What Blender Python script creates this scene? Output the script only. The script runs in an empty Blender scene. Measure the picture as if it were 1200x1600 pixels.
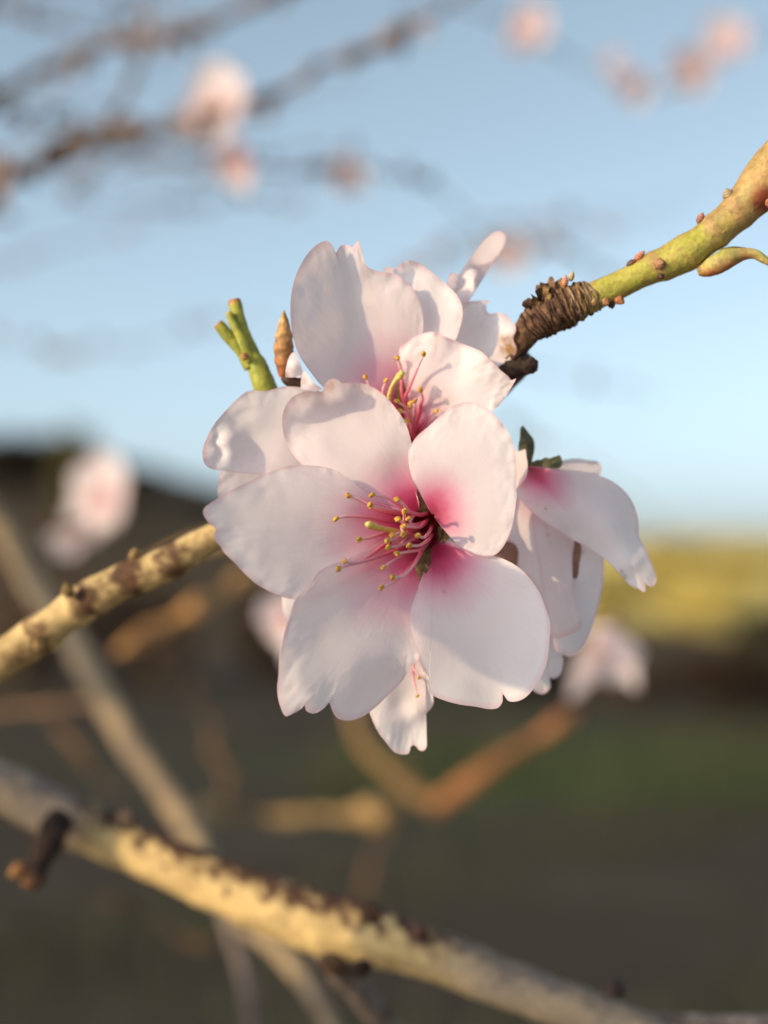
import bpy, math, random
import numpy as np
from mathutils import Vector, Matrix, Quaternion, noise

sc = bpy.context.scene
R = math.radians

# ------------------------------------------------------------------ camera
F = 2400.0                       # focal length in photo pixels (photo 1200 x 1600)
HORIZON = 905.0                  # photo row of the true horizon
PITCH = math.atan((HORIZON - 800.0) / F)
EYE = Vector((0.0, 0.0, 1.40))
FWD = Vector((0, math.cos(PITCH), math.sin(PITCH)))
UP = Vector((0, -math.sin(PITCH), math.cos(PITCH)))
RIGHT = Vector((1, 0, 0))
D0 = 0.200                       # distance of the blossoms
ZS = 0.68
ZOFF = 0.0
mm = D0 / F                     # metres per photo pixel at the blossoms

cam_data = bpy.data.cameras.new('camera')
cam_data.sensor_fit = 'HORIZONTAL'
cam_data.sensor_width = 24.0
cam_data.lens = 48.0
cam_data.clip_start = 0.005
cam_data.clip_end = 5000.0
cam_data.dof.use_dof = True
cam_data.dof.focus_distance = 0.2005
cam_data.dof.aperture_fstop = 48.0 / 6.4
cam = bpy.data.objects.new('camera', cam_data)
sc.collection.objects.link(cam)
cam.matrix_world = Matrix.Translation(EYE) @ Matrix((RIGHT, UP, -FWD)).transposed().to_4x4()
sc.camera = cam

# ------------------------------------------------------------------ sky, sun, exposure
SUN_AZ, SUN_EL = 58.0, 18.0      # degrees left of straight behind the camera, elevation
TOSUN = Vector((-math.sin(R(SUN_AZ)) * math.cos(R(SUN_EL)),
                -math.cos(R(SUN_AZ)) * math.cos(R(SUN_EL)), math.sin(R(SUN_EL))))
world = bpy.data.worlds.new('World')
sc.world = world
world.use_nodes = True
wn = world.node_tree.nodes
sky = wn.new('ShaderNodeTexSky')
sky.sky_type = 'NISHITA'
sky.sun_disc = False
sky.sun_elevation = R(SUN_EL)
sky.sun_rotation = math.atan2(TOSUN.x, TOSUN.y)
sky.altitude = 0
sky.air_density = 0.6
sky.dust_density = 2.1
sky.ozone_density = 1.8
bg = wn['Background']
bg.inputs['Strength'].default_value = 0.15
hsv = wn.new('ShaderNodeHueSaturation')
hsv.inputs['Saturation'].default_value = 0.64
hsv.inputs['Value'].default_value = 1.0
hsv.inputs['Hue'].default_value = 0.472
world.node_tree.links.new(sky.outputs[0], hsv.inputs['Color'])
world.node_tree.links.new(hsv.outputs[0], bg.inputs['Color'])

sun_data = bpy.data.lights.new('sun', 'SUN')
sun_data.energy = 2.5
sun_data.angle = R(0.5)
sun_data.color = (1.0, 0.74, 0.42)
sun = bpy.data.objects.new('sun', sun_data)
sc.collection.objects.link(sun)
sun.rotation_euler = (-TOSUN).to_track_quat('-Z', 'Y').to_euler()
sun.location = (-3, -3, 4)

sc.view_settings.view_transform = 'Standard'
sc.view_settings.look = 'None'
sc.view_settings.gamma = 1.0
sc.view_settings.exposure = 0.68
sc.view_settings.use_curve_mapping = False
sc.cycles.use_denoising = True
sc.cycles.max_bounces = 8
sc.cycles.transmission_bounces = 6
sc.cycles.sample_clamp_indirect = 6.0


# ------------------------------------------------------------------ helpers
def PD(px, py, D):
    """photo pixel + distance along the view axis -> world point"""
    return EYE + FWD * D + RIGHT * ((px - 600.0) / F * D) + UP * ((800.0 - py) / F * D)


def P(px, py, z=0.0):
    """photo pixel + millimetres behind the blossom plane -> world point"""
    return PD(px, py, D0 + (z + ZOFF) * ZS / 1000.0)


def fbm(v, s=1.0, o=3):
    return noise.fractal(Vector(v) * s, 1.0, 2.0, o)


def catmull(pts, sub):
    """centripetal Catmull-Rom through tuples/arrays of any dimension"""
    p = [np.array(q, float) for q in pts]
    p = [2 * p[0] - p[1]] + p + [2 * p[-1] - p[-2]]
    out = []
    for i in range(1, len(p) - 2):
        p0, p1, p2, p3 = p[i - 1], p[i], p[i + 1], p[i + 2]
        t0 = 0.0
        t1 = t0 + max(np.linalg.norm(p1 - p0), 1e-9) ** .5
        t2 = t1 + max(np.linalg.norm(p2 - p1), 1e-9) ** .5
        t3 = t2 + max(np.linalg.norm(p3 - p2), 1e-9) ** .5
        for k in range(sub):
            t = t1 + (t2 - t1) * k / sub
            a1 = (t1 - t) / (t1 - t0) * p0 + (t - t0) / (t1 - t0) * p1
            a2 = (t2 - t) / (t2 - t1) * p1 + (t - t1) / (t2 - t1) * p2
            a3 = (t3 - t) / (t3 - t2) * p2 + (t - t2) / (t3 - t2) * p3
            b1 = (t2 - t) / (t2 - t0) * a1 + (t - t0) / (t2 - t0) * a2
            b2 = (t3 - t) / (t3 - t1) * a2 + (t - t1) / (t3 - t1) * a3
            out.append((t2 - t) / (t2 - t1) * b1 + (t - t1) / (t2 - t1) * b2)
    out.append(p[-2])
    return out


def mesh_from(name, verts, faces, mat=None, uvs=None, cols=None, smooth=True):
    me = bpy.data.meshes.new(name)
    me.from_pydata([tuple(v) for v in verts], [], faces)
    if smooth:
        me.polygons.foreach_set('use_smooth', [True] * len(me.polygons))
    if uvs is not None:
        lay = me.uv_layers.new(name='UVMap')
        li = np.empty(len(me.loops), dtype=np.int32)
        me.loops.foreach_get('vertex_index', li)
        lay.data.foreach_set('uv', np.array(uvs, dtype=np.float32)[li].ravel())
    if cols is not None:
        at = me.color_attributes.new('col', 'FLOAT_COLOR', 'POINT')
        c = np.ones((len(verts), 4), dtype=np.float32)
        c[:, :3] = np.array(cols, dtype=np.float32)
        at.data.foreach_set('color', c.ravel())
    if mat is not None:
        me.materials.append(mat)
    me.update()
    return me


def link(name, data, parent=None, label=None, cat=None, group=None, kind=None, loc=None):
    o = bpy.data.objects.new(name, data)
    sc.collection.objects.link(o)
    if parent is not None:
        o.parent = parent
    if loc is not None:
        o.location = loc
    if label: o['label'] = label
    if cat: o['category'] = cat
    if group: o['group'] = group
    if kind: o['kind'] = kind
    return o


def thing(name, loc, label, cat, group=None):
    o = link(name, None, None, label, cat, group, None, loc)
    o.empty_display_size = 0.005
    return o


def rel(vs, root):
    if root is None:
        return vs
    o = root.location
    return [Vector(v) - o for v in vs]


def copy_tree(o, parent=None):
    c = o.copy()
    sc.collection.objects.link(c)
    c.parent = parent
    for ch in list(o.children):
        copy_tree(ch, c)
    return c


# ------------------------------------------------------------------ materials
class NT:
    def __init__(self, name):
        self.m = bpy.data.materials.new(name)
        self.m.use_nodes = True
        self.t = self.m.node_tree
        self.t.nodes.clear()
        self.out = self.n('ShaderNodeOutputMaterial')

    def n(self, typ, **kw):
        nd = self.t.nodes.new(typ)
        for k, v in kw.items():
            setattr(nd, k, v)
        return nd

    def l(self, a, b):
        self.t.links.new(a, b)

    def math(self, op, a, b=None, c=None):
        nd = self.n('ShaderNodeMath', operation=op)
        for i, x in enumerate((a, b, c)):
            if x is None: continue
            if isinstance(x, (int, float)): nd.inputs[i].default_value = x
            else: self.l(x, nd.inputs[i])
        return nd.outputs[0]

    def mix(self, fac, a, b, mode='MIX'):
        nd = self.n('ShaderNodeMix', data_type='RGBA', blend_type=mode)
        for s, x in ((nd.inputs[0], fac), (nd.inputs[6], a), (nd.inputs[7], b)):
            if isinstance(x, (int, float)): s.default_value = x
            elif isinstance(x, tuple): s.default_value = (*x, 1)
            else: self.l(x, s)
        return nd.outputs[2]

    def noise(self, vec, scale, detail=3, rough=.55, dist=0):
        nd = self.n('ShaderNodeTexNoise')
        nd.inputs['Scale'].default_value = scale
        nd.inputs['Detail'].default_value = detail
        nd.inputs['Roughness'].default_value = rough
        nd.inputs['Distortion'].default_value = dist
        if vec is not None: self.l(vec, nd.inputs['Vector'])
        return nd.outputs['Fac']

    def ramp(self, fac, stops, interp='LINEAR'):
        nd = self.n('ShaderNodeValToRGB')
        r = nd.color_ramp
        r.interpolation = interp
        while len(r.elements) < len(stops): r.elements.new(0.5)
        for e, (p, c) in zip(r.elements, stops):
            e.position = p
            e.color = (*c, 1) if len(c) == 3 else c
        self.l(fac, nd.inputs[0])
        return nd.outputs[0]

    def maprange(self, v, a, b, c, d):
        nd = self.n('ShaderNodeMapRange')
        nd.inputs[1].default_value = a; nd.inputs[2].default_value = b
        nd.inputs[3].default_value = c; nd.inputs[4].default_value = d
        self.l(v, nd.inputs[0])
        return nd.outputs[0]

    def bump(self, h, strength, dist, normal=None):
        nd = self.n('ShaderNodeBump')
        nd.inputs['Strength'].default_value = strength
        nd.inputs['Distance'].default_value = dist
        self.l(h, nd.inputs['Height'])
        if normal is not None: self.l(normal, nd.inputs['Normal'])
        return nd.outputs[0]

    def principled(self, col, rough=.6, spec=.3, normal=None, **kw):
        nd = self.n('ShaderNodeBsdfPrincipled')
        if isinstance(col, tuple): nd.inputs['Base Color'].default_value = (*col, 1)
        else: self.l(col, nd.inputs['Base Color'])
        nd.inputs['Roughness'].default_value = rough
        nd.inputs['Specular IOR Level'].default_value = spec
        for k, v in kw.items():
            nd.inputs[k.replace('_', ' ')].default_value = v
        if normal is not None: self.l(normal, nd.inputs['Normal'])
        return nd.outputs[0]

    def surf(self, s):
        self.l(s, self.out.inputs['Surface'])
        return self.m


def petal_material(name, inner=1.0, trans=0.48):
    k = NT(name)
    uv = k.n('ShaderNodeUVMap').outputs[0]
    sep = k.n('ShaderNodeSeparateXYZ'); k.l(uv, sep.inputs[0])
    u, v = sep.outputs[0], sep.outputs[1]
    cmb = k.n('ShaderNodeCombineXYZ')
    k.l(k.math('MULTIPLY', u, 46.0), cmb.inputs[0])
    k.l(k.math('MULTIPLY', v, 3.2), cmb.inputs[1])
    obj = k.n('ShaderNodeTexCoord').outputs['Object']
    vein = k.noise(cmb.outputs[0], 1.0, 4, .6, .4)
    cmb2 = k.n('ShaderNodeCombineXYZ')
    k.l(k.math('MULTIPLY', u, 150.0), cmb2.inputs[0])
    k.l(k.math('MULTIPLY', v, 5.0), cmb2.inputs[1])
    vein2 = k.noise(cmb2.outputs[0], 1.0, 2, .5, .3)
    blot = k.noise(obj, 160.0, 3, .5)
    fine = k.noise(obj, 3600.0, 2, .6)
    att = k.n('ShaderNodeAttribute', attribute_name='col')
    sepc = k.n('ShaderNodeSeparateColor'); k.l(att.outputs['Color'], sepc.inputs[0])
    ease = k.maprange(v, .08, .5, .10, 1.0)
    vv = k.math('ADD', v, k.math('MULTIPLY', k.math('MULTIPLY', k.math('SUBTRACT', vein, .5), .12), ease))
    vv = k.math('ADD', vv, k.math('MULTIPLY', k.math('SUBTRACT', blot, .5), .16))
    ramp = k.ramp(vv, [(0.0, (.26, .012, .035)), (.08, (.50, .03, .11)), (.16, (.70, .11, .25)),
                       (.26, (.82, .35, .50)), (.38, (.86, .62, .71)), (.52, (.90, .83, .865)),
                       (1.0, (.905, .882, .91))])
    # thin pink rim right at the edge, fine veins
    rimv = sepc.outputs[2]
    rim = k.maprange(rimv, .955, 1.0, 0.0, .55)
    c = k.mix(rim, ramp, (.80, .50, .56))
    vm = k.math('MULTIPLY', k.math('MULTIPLY', k.maprange(vein2, .52, .72, 0, 1), .17), ease)
    c = k.mix(vm, c, (.82, .66, .68))
    c = k.mix(k.math('MULTIPLY', k.maprange(blot, .5, .8, 0, 1), .22), c, (.84, .74, .73))
    # dry brown bruises, placed where the petals have them
    st = k.math('MULTIPLY', sepc.outputs[0], k.maprange(k.noise(obj, 900., 4, .65), .36, .56, .25, 1.0))
    c = k.mix(st, c, (.46, .24, .07))
    h = k.math('MULTIPLY', k.math('ADD', k.math('MULTIPLY', vein, .55), k.math('MULTIPLY', vein2, .28)), ease)
    nrm = k.bump(h, .35, .00012)
    nrm = k.bump(fine, .35, .00005, nrm)
    nrm = k.bump(blot, .4, .0005, nrm)
    a = k.principled(c, .55, .22, nrm, Sheen_Weight=.12, Sheen_Roughness=.4)
    t = k.n('ShaderNodeBsdfTranslucent')
    k.l(k.mix(1.0, c, (1.0, .88, .85), 'MULTIPLY'), t.inputs[0])
    k.l(nrm, t.inputs['Normal'])
    ms = k.n('ShaderNodeMixShader'); ms.inputs[0].default_value = trans
    k.l(a, ms.inputs[1]); k.l(t.outputs[0], ms.inputs[2])
    return k.surf(ms.outputs[0])


def bark_material(name, scale=900.0, bump=.0006, contrast=.7, rough=.8, spec=.2):
    """colour comes from the mesh (bark, scars, lichen); noise gives grain and relief"""
    k = NT(name)
    obj = k.n('ShaderNodeTexCoord').outputs['Object']
    att = k.n('ShaderNodeAttribute', attribute_name='col')
    n1 = k.noise(obj, scale, 5, .62)
    n2 = k.noise(obj, scale * .22, 3, .55, .6)
    f = k.maprange(n1, .3, .7, 1.0 - contrast, 1.0 + contrast * .6)
    f2 = k.maprange(n2, .3, .7, 1.0 - contrast * .5, 1.0 + contrast * .35)
    g = k.math('MULTIPLY', f, f2)
    cmb = k.n('ShaderNodeCombineColor')
    for i in range(3): k.l(g, cmb.inputs[i])
    c = k.mix(1.0, att.outputs['Color'], cmb.outputs[0], 'MULTIPLY')
    nrm = k.bump(n1, .7, bump)
    nrm = k.bump(n2, .6, bump * 1.5, nrm)
    return k.surf(k.principled(c, rough, spec, nrm))


def simple_material(name, c1, c2, scale, rough=.6, spec=.3, bump=.0002, trans=0.0):
    k = NT(name)
    obj = k.n('ShaderNodeTexCoord').outputs['Object']
    n1 = k.noise(obj, scale, 4, .6)
    c = k.ramp(n1, [(.32, c1), (.68, c2)])
    s = k.principled(c, rough, spec, k.bump(n1, .6, bump))
    if trans:
        t = k.n('ShaderNodeBsdfTranslucent'); k.l(c, t.inputs[0])
        ms = k.n('ShaderNodeMixShader'); ms.inputs[0].default_value = trans
        k.l(s, ms.inputs[1]); k.l(t.outputs[0], ms.inputs[2]); s = ms.outputs[0]
    return k.surf(s)


def filament_material():
    k = NT('filament_pink')
    uv = k.n('ShaderNodeUVMap').outputs[0]
    sep = k.n('ShaderNodeSeparateXYZ'); k.l(uv, sep.inputs[0])
    c = k.ramp(sep.outputs[1], [(0, (.45, .03, .07)), (.3, (.76, .16, .25)), (.65, (.85, .38, .45)), (1, (.88, .66, .66))])
    s = k.principled(c, .4, .4)
    t = k.n('ShaderNodeBsdfTranslucent'); k.l(c, t.inputs[0])
    ms = k.n('ShaderNodeMixShader'); ms.inputs[0].default_value = .25
    k.l(s, ms.inputs[1]); k.l(t.outputs[0], ms.inputs[2])
    return k.surf(ms.outputs[0])


M = {
    'petal': petal_material('almond_petal'),
    'bark': bark_material('bark_grain'),
    'bark_smooth': bark_material('bark_smooth', 700., .00025, .32),
    'shoot': bark_material('young_shoot', 1500., .00018, .30, .55, .3),
    'bark_far': bark_material('bark_weathered', 400., .001, .6),
    'filament': filament_material(),
    'anther': simple_material('anther_ochre', (.42, .20, .03), (.72, .44, .09), 2600., .7, .2, .0001),
    'style': simple_material('style_yellow', (.62, .50, .10), (.74, .62, .22), 1500., .45, .3, .00005, .2),
    'cup': simple_material('flower_cup_red', (.14, .010, .014), (.46, .045, .045), 2200., .6, .3, .0002),
    'calyx': simple_material('calyx_brown_green', (.10, .035, .02), (.17, .10, .035), 1800., .6, .3, .0002),
    'sepal': simple_material('sepal_olive', (.10, .055, .03), (.21, .15, .06), 1500., .6, .25, .0002, .15),
    'scale': simple_material('gap_fill_brown', (.24, .14, .11), (.34, .21, .16), 1200., .6, .2, .0001, .2),  # brown of the added pieces that fill gaps between petals
    'sepal_grey': simple_material('sepal_grey_green', (.05, .055, .03), (.14, .14, .085), 1600., .8, .15, .0004),
}


# ------------------------------------------------------------------ petals
def tps(ctrl):
    c = np.array(ctrl, float)
    xy = c[:, :2] / 100.0
    n = len(c)
    d = np.linalg.norm(xy[:, None] - xy[None], axis=2)
    K = np.where(d > 0, d * d * np.log(np.maximum(d, 1e-9)), 0.0) + np.eye(n) * 1e-4
    Pm = np.hstack([np.ones((n, 1)), xy])
    A = np.vstack([np.hstack([K, Pm]), np.hstack([Pm.T, np.zeros((3, 3))])])
    w = np.linalg.solve(A, np.concatenate([c[:, 2], np.zeros(3)]))

    def ev(q):
        q = np.asarray(q, float) / 100.0
        r = np.linalg.norm(q[:, None] - xy[None], axis=2)
        k = np.where(r > 0, r * r * np.log(np.maximum(r, 1e-9)), 0.0)
        return k @ w[:n] + w[n] + q @ w[n + 1:]
    return ev


def petal(root, base, outline, ctrl, name='petal', mat=None, stains=(), pink=1.0, v0=0.0,
          ripple=.30, label=None, seed=0, nr=34, sub=5, edge=.36):
    """a petal whose outline and relief (mm) are given at photo positions; base = claw"""
    ol = catmull(outline, sub)
    nt = len(ol)
    b = np.array(base, float)
    q, rv, uvs = [], [], []
    lmax = max(float(np.linalg.norm(o - b)) for o in ol)
    for i in range(nr + 1):
        r = .02 + .98 * (i / nr) ** .85
        for j, o in enumerate(ol):
            q.append(b + r * (o - b)); rv.append(r)
            vd = .3 * r + .7 * r * float(np.linalg.norm(o - b)) / (.84 * lmax)
            uvs.append((j / (nt - 1) + seed * 1.37, v0 + vd * (1 - v0) / pink))
    q = np.array(q)
    z = tps(ctrl)(q)
    verts, cols = [], []
    for idx, (x, y) in enumerate(q):
        r = rv[idx]
        zz = z[idx] + ripple * r * r * noise.noise(Vector((x * .018, y * .018, seed * 3.1)))
        zz += edge * max(0, r - .7) * 3.3 * (noise.noise(Vector((x * .05, y * .05, seed * 5.3 + 9))) + .6 * noise.noise(Vector((x * .13, y * .13, seed * 2.3 + 4))))
        verts.append(P(x, y, zz))
        s = 0.0
        for (sx, sy, sr, sa) in stains:
            d = math.hypot(x - sx, y - sy) / sr
            s = max(s, sa * max(0.0, min(1.0, 1.5 * (1 - d))))
        cols.append((s, 0, r))
    faces = []
    for i in range(nr):
        for j in range(nt - 1):
            a = i * nt + j
            faces.append((a, a + 1, a + nt + 1, a + nt))
    me = mesh_from(name, rel(verts, root), faces, mat or M['petal'], uvs, cols)
    return link(name, me, root, label)


def tube_geo(pts, rads, nseg=12, sub=6, colf=None, dispf=None, cap=True, amp=0.0, nscale=200.0, seed=0.0):
    cp = catmull([(*p, r) for p, r in zip(pts, rads)], sub)
    ctr = [Vector(c[:3]) for c in cp]
    rr = [max(c[3], 1e-6) for c in cp]
    n = len(ctr)
    L = [0.0]
    for i in range(1, n): L.append(L[-1] + (ctr[i] - ctr[i - 1]).length)
    verts, faces, uvs, cols = [], [], [], []
    up = Vector((.13, .2, .97))
    nx = None
    for i in range(n):
        t = (ctr[min(i + 1, n - 1)] - ctr[max(i - 1, 0)]).normalized()
        if nx is None:
            nx = t.cross(up)
            if nx.length < 1e-4: nx = t.cross(Vector((1, 0, 0)))
            nx.normalize()
        else:
            nx = (nx - t * nx.dot(t)).normalized()
        ny = t.cross(nx)
        s = i / (n - 1)
        for j in range(nseg):
            a = 2 * math.pi * j / nseg
            d = nx * math.cos(a) + ny * math.sin(a)
            r = rr[i]
            p = ctr[i] + d * r
            if dispf: r *= dispf(s, a, p, d)
            if amp: r *= 1 + amp * fbm(p + Vector((seed, seed, 0)), nscale, 3)
            p = ctr[i] + d * r
            verts.append(p); uvs.append((j / nseg, s))
            if colf: cols.append(colf(s, a, p, d))
    for i in range(n - 1):
        for j in range(nseg):
            a, b = i * nseg + j, i * nseg + (j + 1) % nseg
            faces.append((a, b, b + nseg, a + nseg))
    if cap:
        for e, idx in ((0, 0), (n - 1, (n - 1) * nseg)):
            verts.append(ctr[e]); uvs.append((.5, e / (n - 1)))
            if colf: cols.append(colf(e / (n - 1), 0, ctr[e], Vector((0, 0, 1))))
            c = len(verts) - 1
            for j in range(nseg):
                k = idx + j, idx + (j + 1) % nseg
                faces.append((c, k[1], k[0]) if e == 0 else (c, k[0], k[1]))
    return verts, faces, uvs, (cols if colf else None)


def tube(root, name, pts, rads, mat, label=None, parent=None, **kw):
    v, f, u, c = tube_geo(pts, rads, **kw)
    me = mesh_from(name, rel(v, root), f, mat, u, c)
    return link(name, me, parent or root, label)


def anther_geo(c, axis, size):
    """two pollen sacs lying side by side"""
    axis = axis.normalized()
    side = axis.orthogonal().normalized()
    third = axis.cross(side)
    vs, fs = [], []
    for sgn in (-1, 1):
        o = c + side * size * .20 * sgn
        b0 = len(vs)
        nu, nv = 10, 7
        for i in range(nv + 1):
            th = math.pi * i / nv
            for j in range(nu):
                ph = 2 * math.pi * j / nu
                p = (axis * math.cos(th) * size * .5 + side * math.sin(th) * math.cos(ph) * size * .25
                     + third * math.sin(th) * math.sin(ph) * size * .32)
                p *= 1 + .14 * noise.noise((o + p) * 4000)
                vs.append(o + p)
        for i in range(nv):
            for j in range(nu):
                a, b = b0 + i * nu + j, b0 + i * nu + (j + 1) % nu
                fs.append((a, a + nu, b + nu, b))
    return vs, fs


rng = random.Random(4)


def stamen(root, path, z0, z1, size=10.0, bow=0.0, r0=3.5, r1=1.9, name='stamen'):
    """path: photo points from the anther inwards; z0 at the anther, z1 at the base (mm)"""
    path = path[::-1]
    n = len(path)
    mm = D0 / F
    pts, rads = [], []
    for i, (x, y) in enumerate(path):
        s = i / (n - 1)
        pts.append(P(x, y, z1 + (z0 - z1) * s + bow * math.sin(math.pi * s)))
        rads.append((r0 + (r1 - r0) * s) * mm)
    st = tube(root, name, pts, rads, M['filament'], nseg=8, sub=6)
    d = (pts[-1] - pts[-2]).normalized()
    ax = (d * .5 + Vector((rng.uniform(-1, 1), rng.uniform(-1, 1), rng.uniform(-1, 1)))).normalized()
    v, f = anther_geo(pts[-1] + d * size * mm * .25, ax, size * mm)
    link('anther', mesh_from('anther', rel(v, root), f, M['anther']), st)
    return st


def lathe_geo(c, axis, prof, nseg=24, amp=0.0):
    axis = axis.normalized(); a1 = axis.orthogonal().normalized(); a2 = axis.cross(a1)
    vs, fs = [], []
    for (h, r) in prof:
        for j in range(nseg):
            a = 2 * math.pi * j / nseg
            d = a1 * math.cos(a) + a2 * math.sin(a)
            rr = r * (1 + amp * noise.noise((c + d * .003 + axis * h) * 500))
            vs.append(c + axis * h + d * rr)
    for i in range(len(prof) - 1):
        for j in range(nseg):
            a, b = i * nseg + j, i * nseg + (j + 1) % nseg
            fs.append((a, b, b + nseg, a + nseg))
    return vs, fs


def cup(root, c, axis, r=.0030, depth=.0048, pedicel_to=None):
    """hypanthium: red inside, brown-green outside, on a short stalk"""
    inner = [(-depth, .0002), (-depth * .95, r * .45), (-depth * .7, r * .75), (-depth * .35, r * .9), (0, r), (.0003, r * 1.05)]
    v, f = lathe_geo(c, axis, inner, 28, .06)
    link('flower_cup', mesh_from('flower_cup', rel(v, root), f, M['cup']), root)
    outer = [(.0002, r * 1.06), (-.0006, r * 1.16), (-depth * .4, r * 1.12), (-depth * .8, r * .95), (-depth * 1.1, r * .6), (-depth * 1.3, .0009), (-depth * 1.5, .0008)]
    v, f = lathe_geo(c, axis, outer, 28, .06)
    link('calyx', mesh_from('calyx', rel(v, root), f, M['calyx']), root)
    if pedicel_to is not None:
        s = c - axis.normalized() * depth * 1.35
        m = (s + pedicel_to) / 2 - axis.normalized() * .001
        tube(root, 'flower_stalk', [s, m, pedicel_to], [.0009, .0009, .0013], M['calyx'], nseg=10, sub=6)


def axis_cs(x, y, z):
    """camera-space direction (right, up, towards scene) -> world"""
    return (RIGHT * x + UP * y + FWD * z).normalized()


def lerp(a, b, t): return tuple(a[i] + (b[i] - a[i]) * t for i in range(3))


def sstep(a, b, x):
    t = max(0., min(1., (x - a) / (b - a)))
    return t * t * (3 - 2 * t)


def bud_geo(base, d, length, radius, seed=0, tint=(.40, .20, .11), tip=(.46, .30, .16)):
    """a pointed bud wrapped in overlapping scales"""
    d = d.normalized(); a1 = d.orthogonal().normalized(); a2 = d.cross(a1)
    vs, fs, cs = [], [], []
    nv, nu = 18, 14
    for i in range(nv + 1):
        t = i / nv
        prof = (math.sin(math.pi * min(1, t * .93 + .07)) ** .75) * (1 - .35 * t)
        for j in range(nu):
            a = 2 * math.pi * j / nu
            sc_ = (t * 5 + j / nu * 2 + .35 * math.sin(a * 2 + seed)) % 1.0
            r = radius * prof * (1.10 - .22 * sc_) * (1 + .12 * noise.noise(Vector((a, t * 4, seed))))
            vs.append(base + d * (length * t) + (a1 * math.cos(a) + a2 * math.sin(a)) * r)
            c = lerp(tint, tip, t)
            k = .45 + .75 * (1 - sc_)
            cs.append(tuple(x * k for x in c))
    for i in range(nv):
        for j in range(nu):
            a, b = i * nu + j, i * nu + (j + 1) % nu
            fs.append((a, b, b + nu, a + nu))
    return vs, fs, cs


def bud(root, base, d, length, radius, seed=0, name='bud', mat='shoot', **kw):
    v, f, c = bud_geo(base, d, length, radius, seed, **kw)
    return link(name, mesh_from(name, rel(v, root), f, M[mat], None, c), root)


# ================================================================== the setting
def ground_height(x, y):
    r = math.hypot(x, y)
    h = .05 * noise.noise(Vector((x * .35, y * .35, 0))) * sstep(2, 6, r)
    h += .5 * noise.noise(Vector((x * .04, y * .04, 3))) * sstep(15, 50, r)
    h += sstep(27, 56, y) * (2.9 + 3.6 * sstep(4, -15, x) - 1.0 * sstep(12, 30, x))
    h -= 2.5 * sstep(120, 260, r)
    return h


def ground_material():
    k = NT('field_ground')
    obj = k.n('ShaderNodeTexCoord').outputs['Object']
    n1 = k.noise(obj, .8, 5, .6); n2 = k.noise(obj, .16, 4, .55, .4); n3 = k.noise(obj, 14.0, 4, .65)
    c = k.ramp(n1, [(.28, (.024, .018, .015)), (.44, (.050, .037, .030)), (.56, (.040, .038, .024)), (.64, (.072, .062, .055)), (.78, (.040, .048, .022))])
    c = k.mix(k.maprange(n2, .48, .68, 0, .5), c, (.048, .056, .026))
    c = k.mix(k.maprange(n3, .4, .75, 0, .4), c, (.068, .052, .04))
    sep = k.n('ShaderNodeSeparateXYZ'); k.l(obj, sep.inputs[0])
    yy_raw = sep.outputs[1]
    yy = k.math('ADD', sep.outputs[1], k.math('MULTIPLY', k.math('SUBTRACT', n2, .5), 22.0))
    xx = k.math('ADD', sep.outputs[0], k.math('MULTIPLY', k.math('SUBTRACT', n1, .5), 5.0))
    far = k.math('MULTIPLY', k.maprange(yy, 31.0, 36.0, 0.0, 1.0), k.maprange(xx, 2.0, 5.0, 0.0, 1.0))
    scrub = k.maprange(yy, 22.0, 30.0, 0.0, .85)
    c = k.mix(scrub, c, k.ramp(n1, [(.3, (.046, .036, .025)), (.7, (.085, .066, .042))]))
    gp = k.math('MULTIPLY', k.maprange(sep.outputs[1], 9.0, 10.2, 0, 1), k.maprange(sep.outputs[1], 12.5, 15.0, 1, 0))
    gp = k.math('MULTIPLY', gp, k.maprange(xx, -1.5, 1.5, 0, .85))
    c = k.mix(gp, c, (.05, .085, .022))
    fcol = k.ramp(k.noise(obj, .35, 5, .6), [(.3, (.44, .36, .12)), (.5, (.62, .51, .17)), (.7, (.70, .58, .20))])
    c = k.mix(far, c, fcol)
    # pale unseen earth around the camera, added to bounce light onto the blossoms
    near = k.maprange(k.math('ADD', yy_raw, k.math('MULTIPLY', k.math('SUBTRACT', n1, .5), 1.6)), 3.0, 3.9, .85, 0.0)
    c = k.mix(near, c, k.ramp(n3, [(.3, (.27, .22, .15)), (.7, (.40, .34, .25))]))
    return k.surf(k.principled(c, .9, .1, k.bump(n3, .8, .05)))


gv, gf = [], []
nring_, nang = 90, 120
gv.append((0, 0, ground_height(0, 0)))
for i in range(nring_):
    r = .4 * (1.095 ** i) if i else .4
    for j in range(nang):
        a = 2 * math.pi * j / nang
        x, y = r * math.cos(a), r * math.sin(a)
        gv.append((x, y, ground_height(x, y)))
for j in range(nang):
    gf.append((0, 1 + j, 1 + (j + 1) % nang))
for i in range(nring_ - 1):
    for j in range(nang):
        a, b = 1 + i * nang + j, 1 + i * nang + (j + 1) % nang
        gf.append((a, a + nang, b + nang, b))
link('ground', mesh_from('ground', gv, gf, ground_material()), kind='structure')

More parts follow.
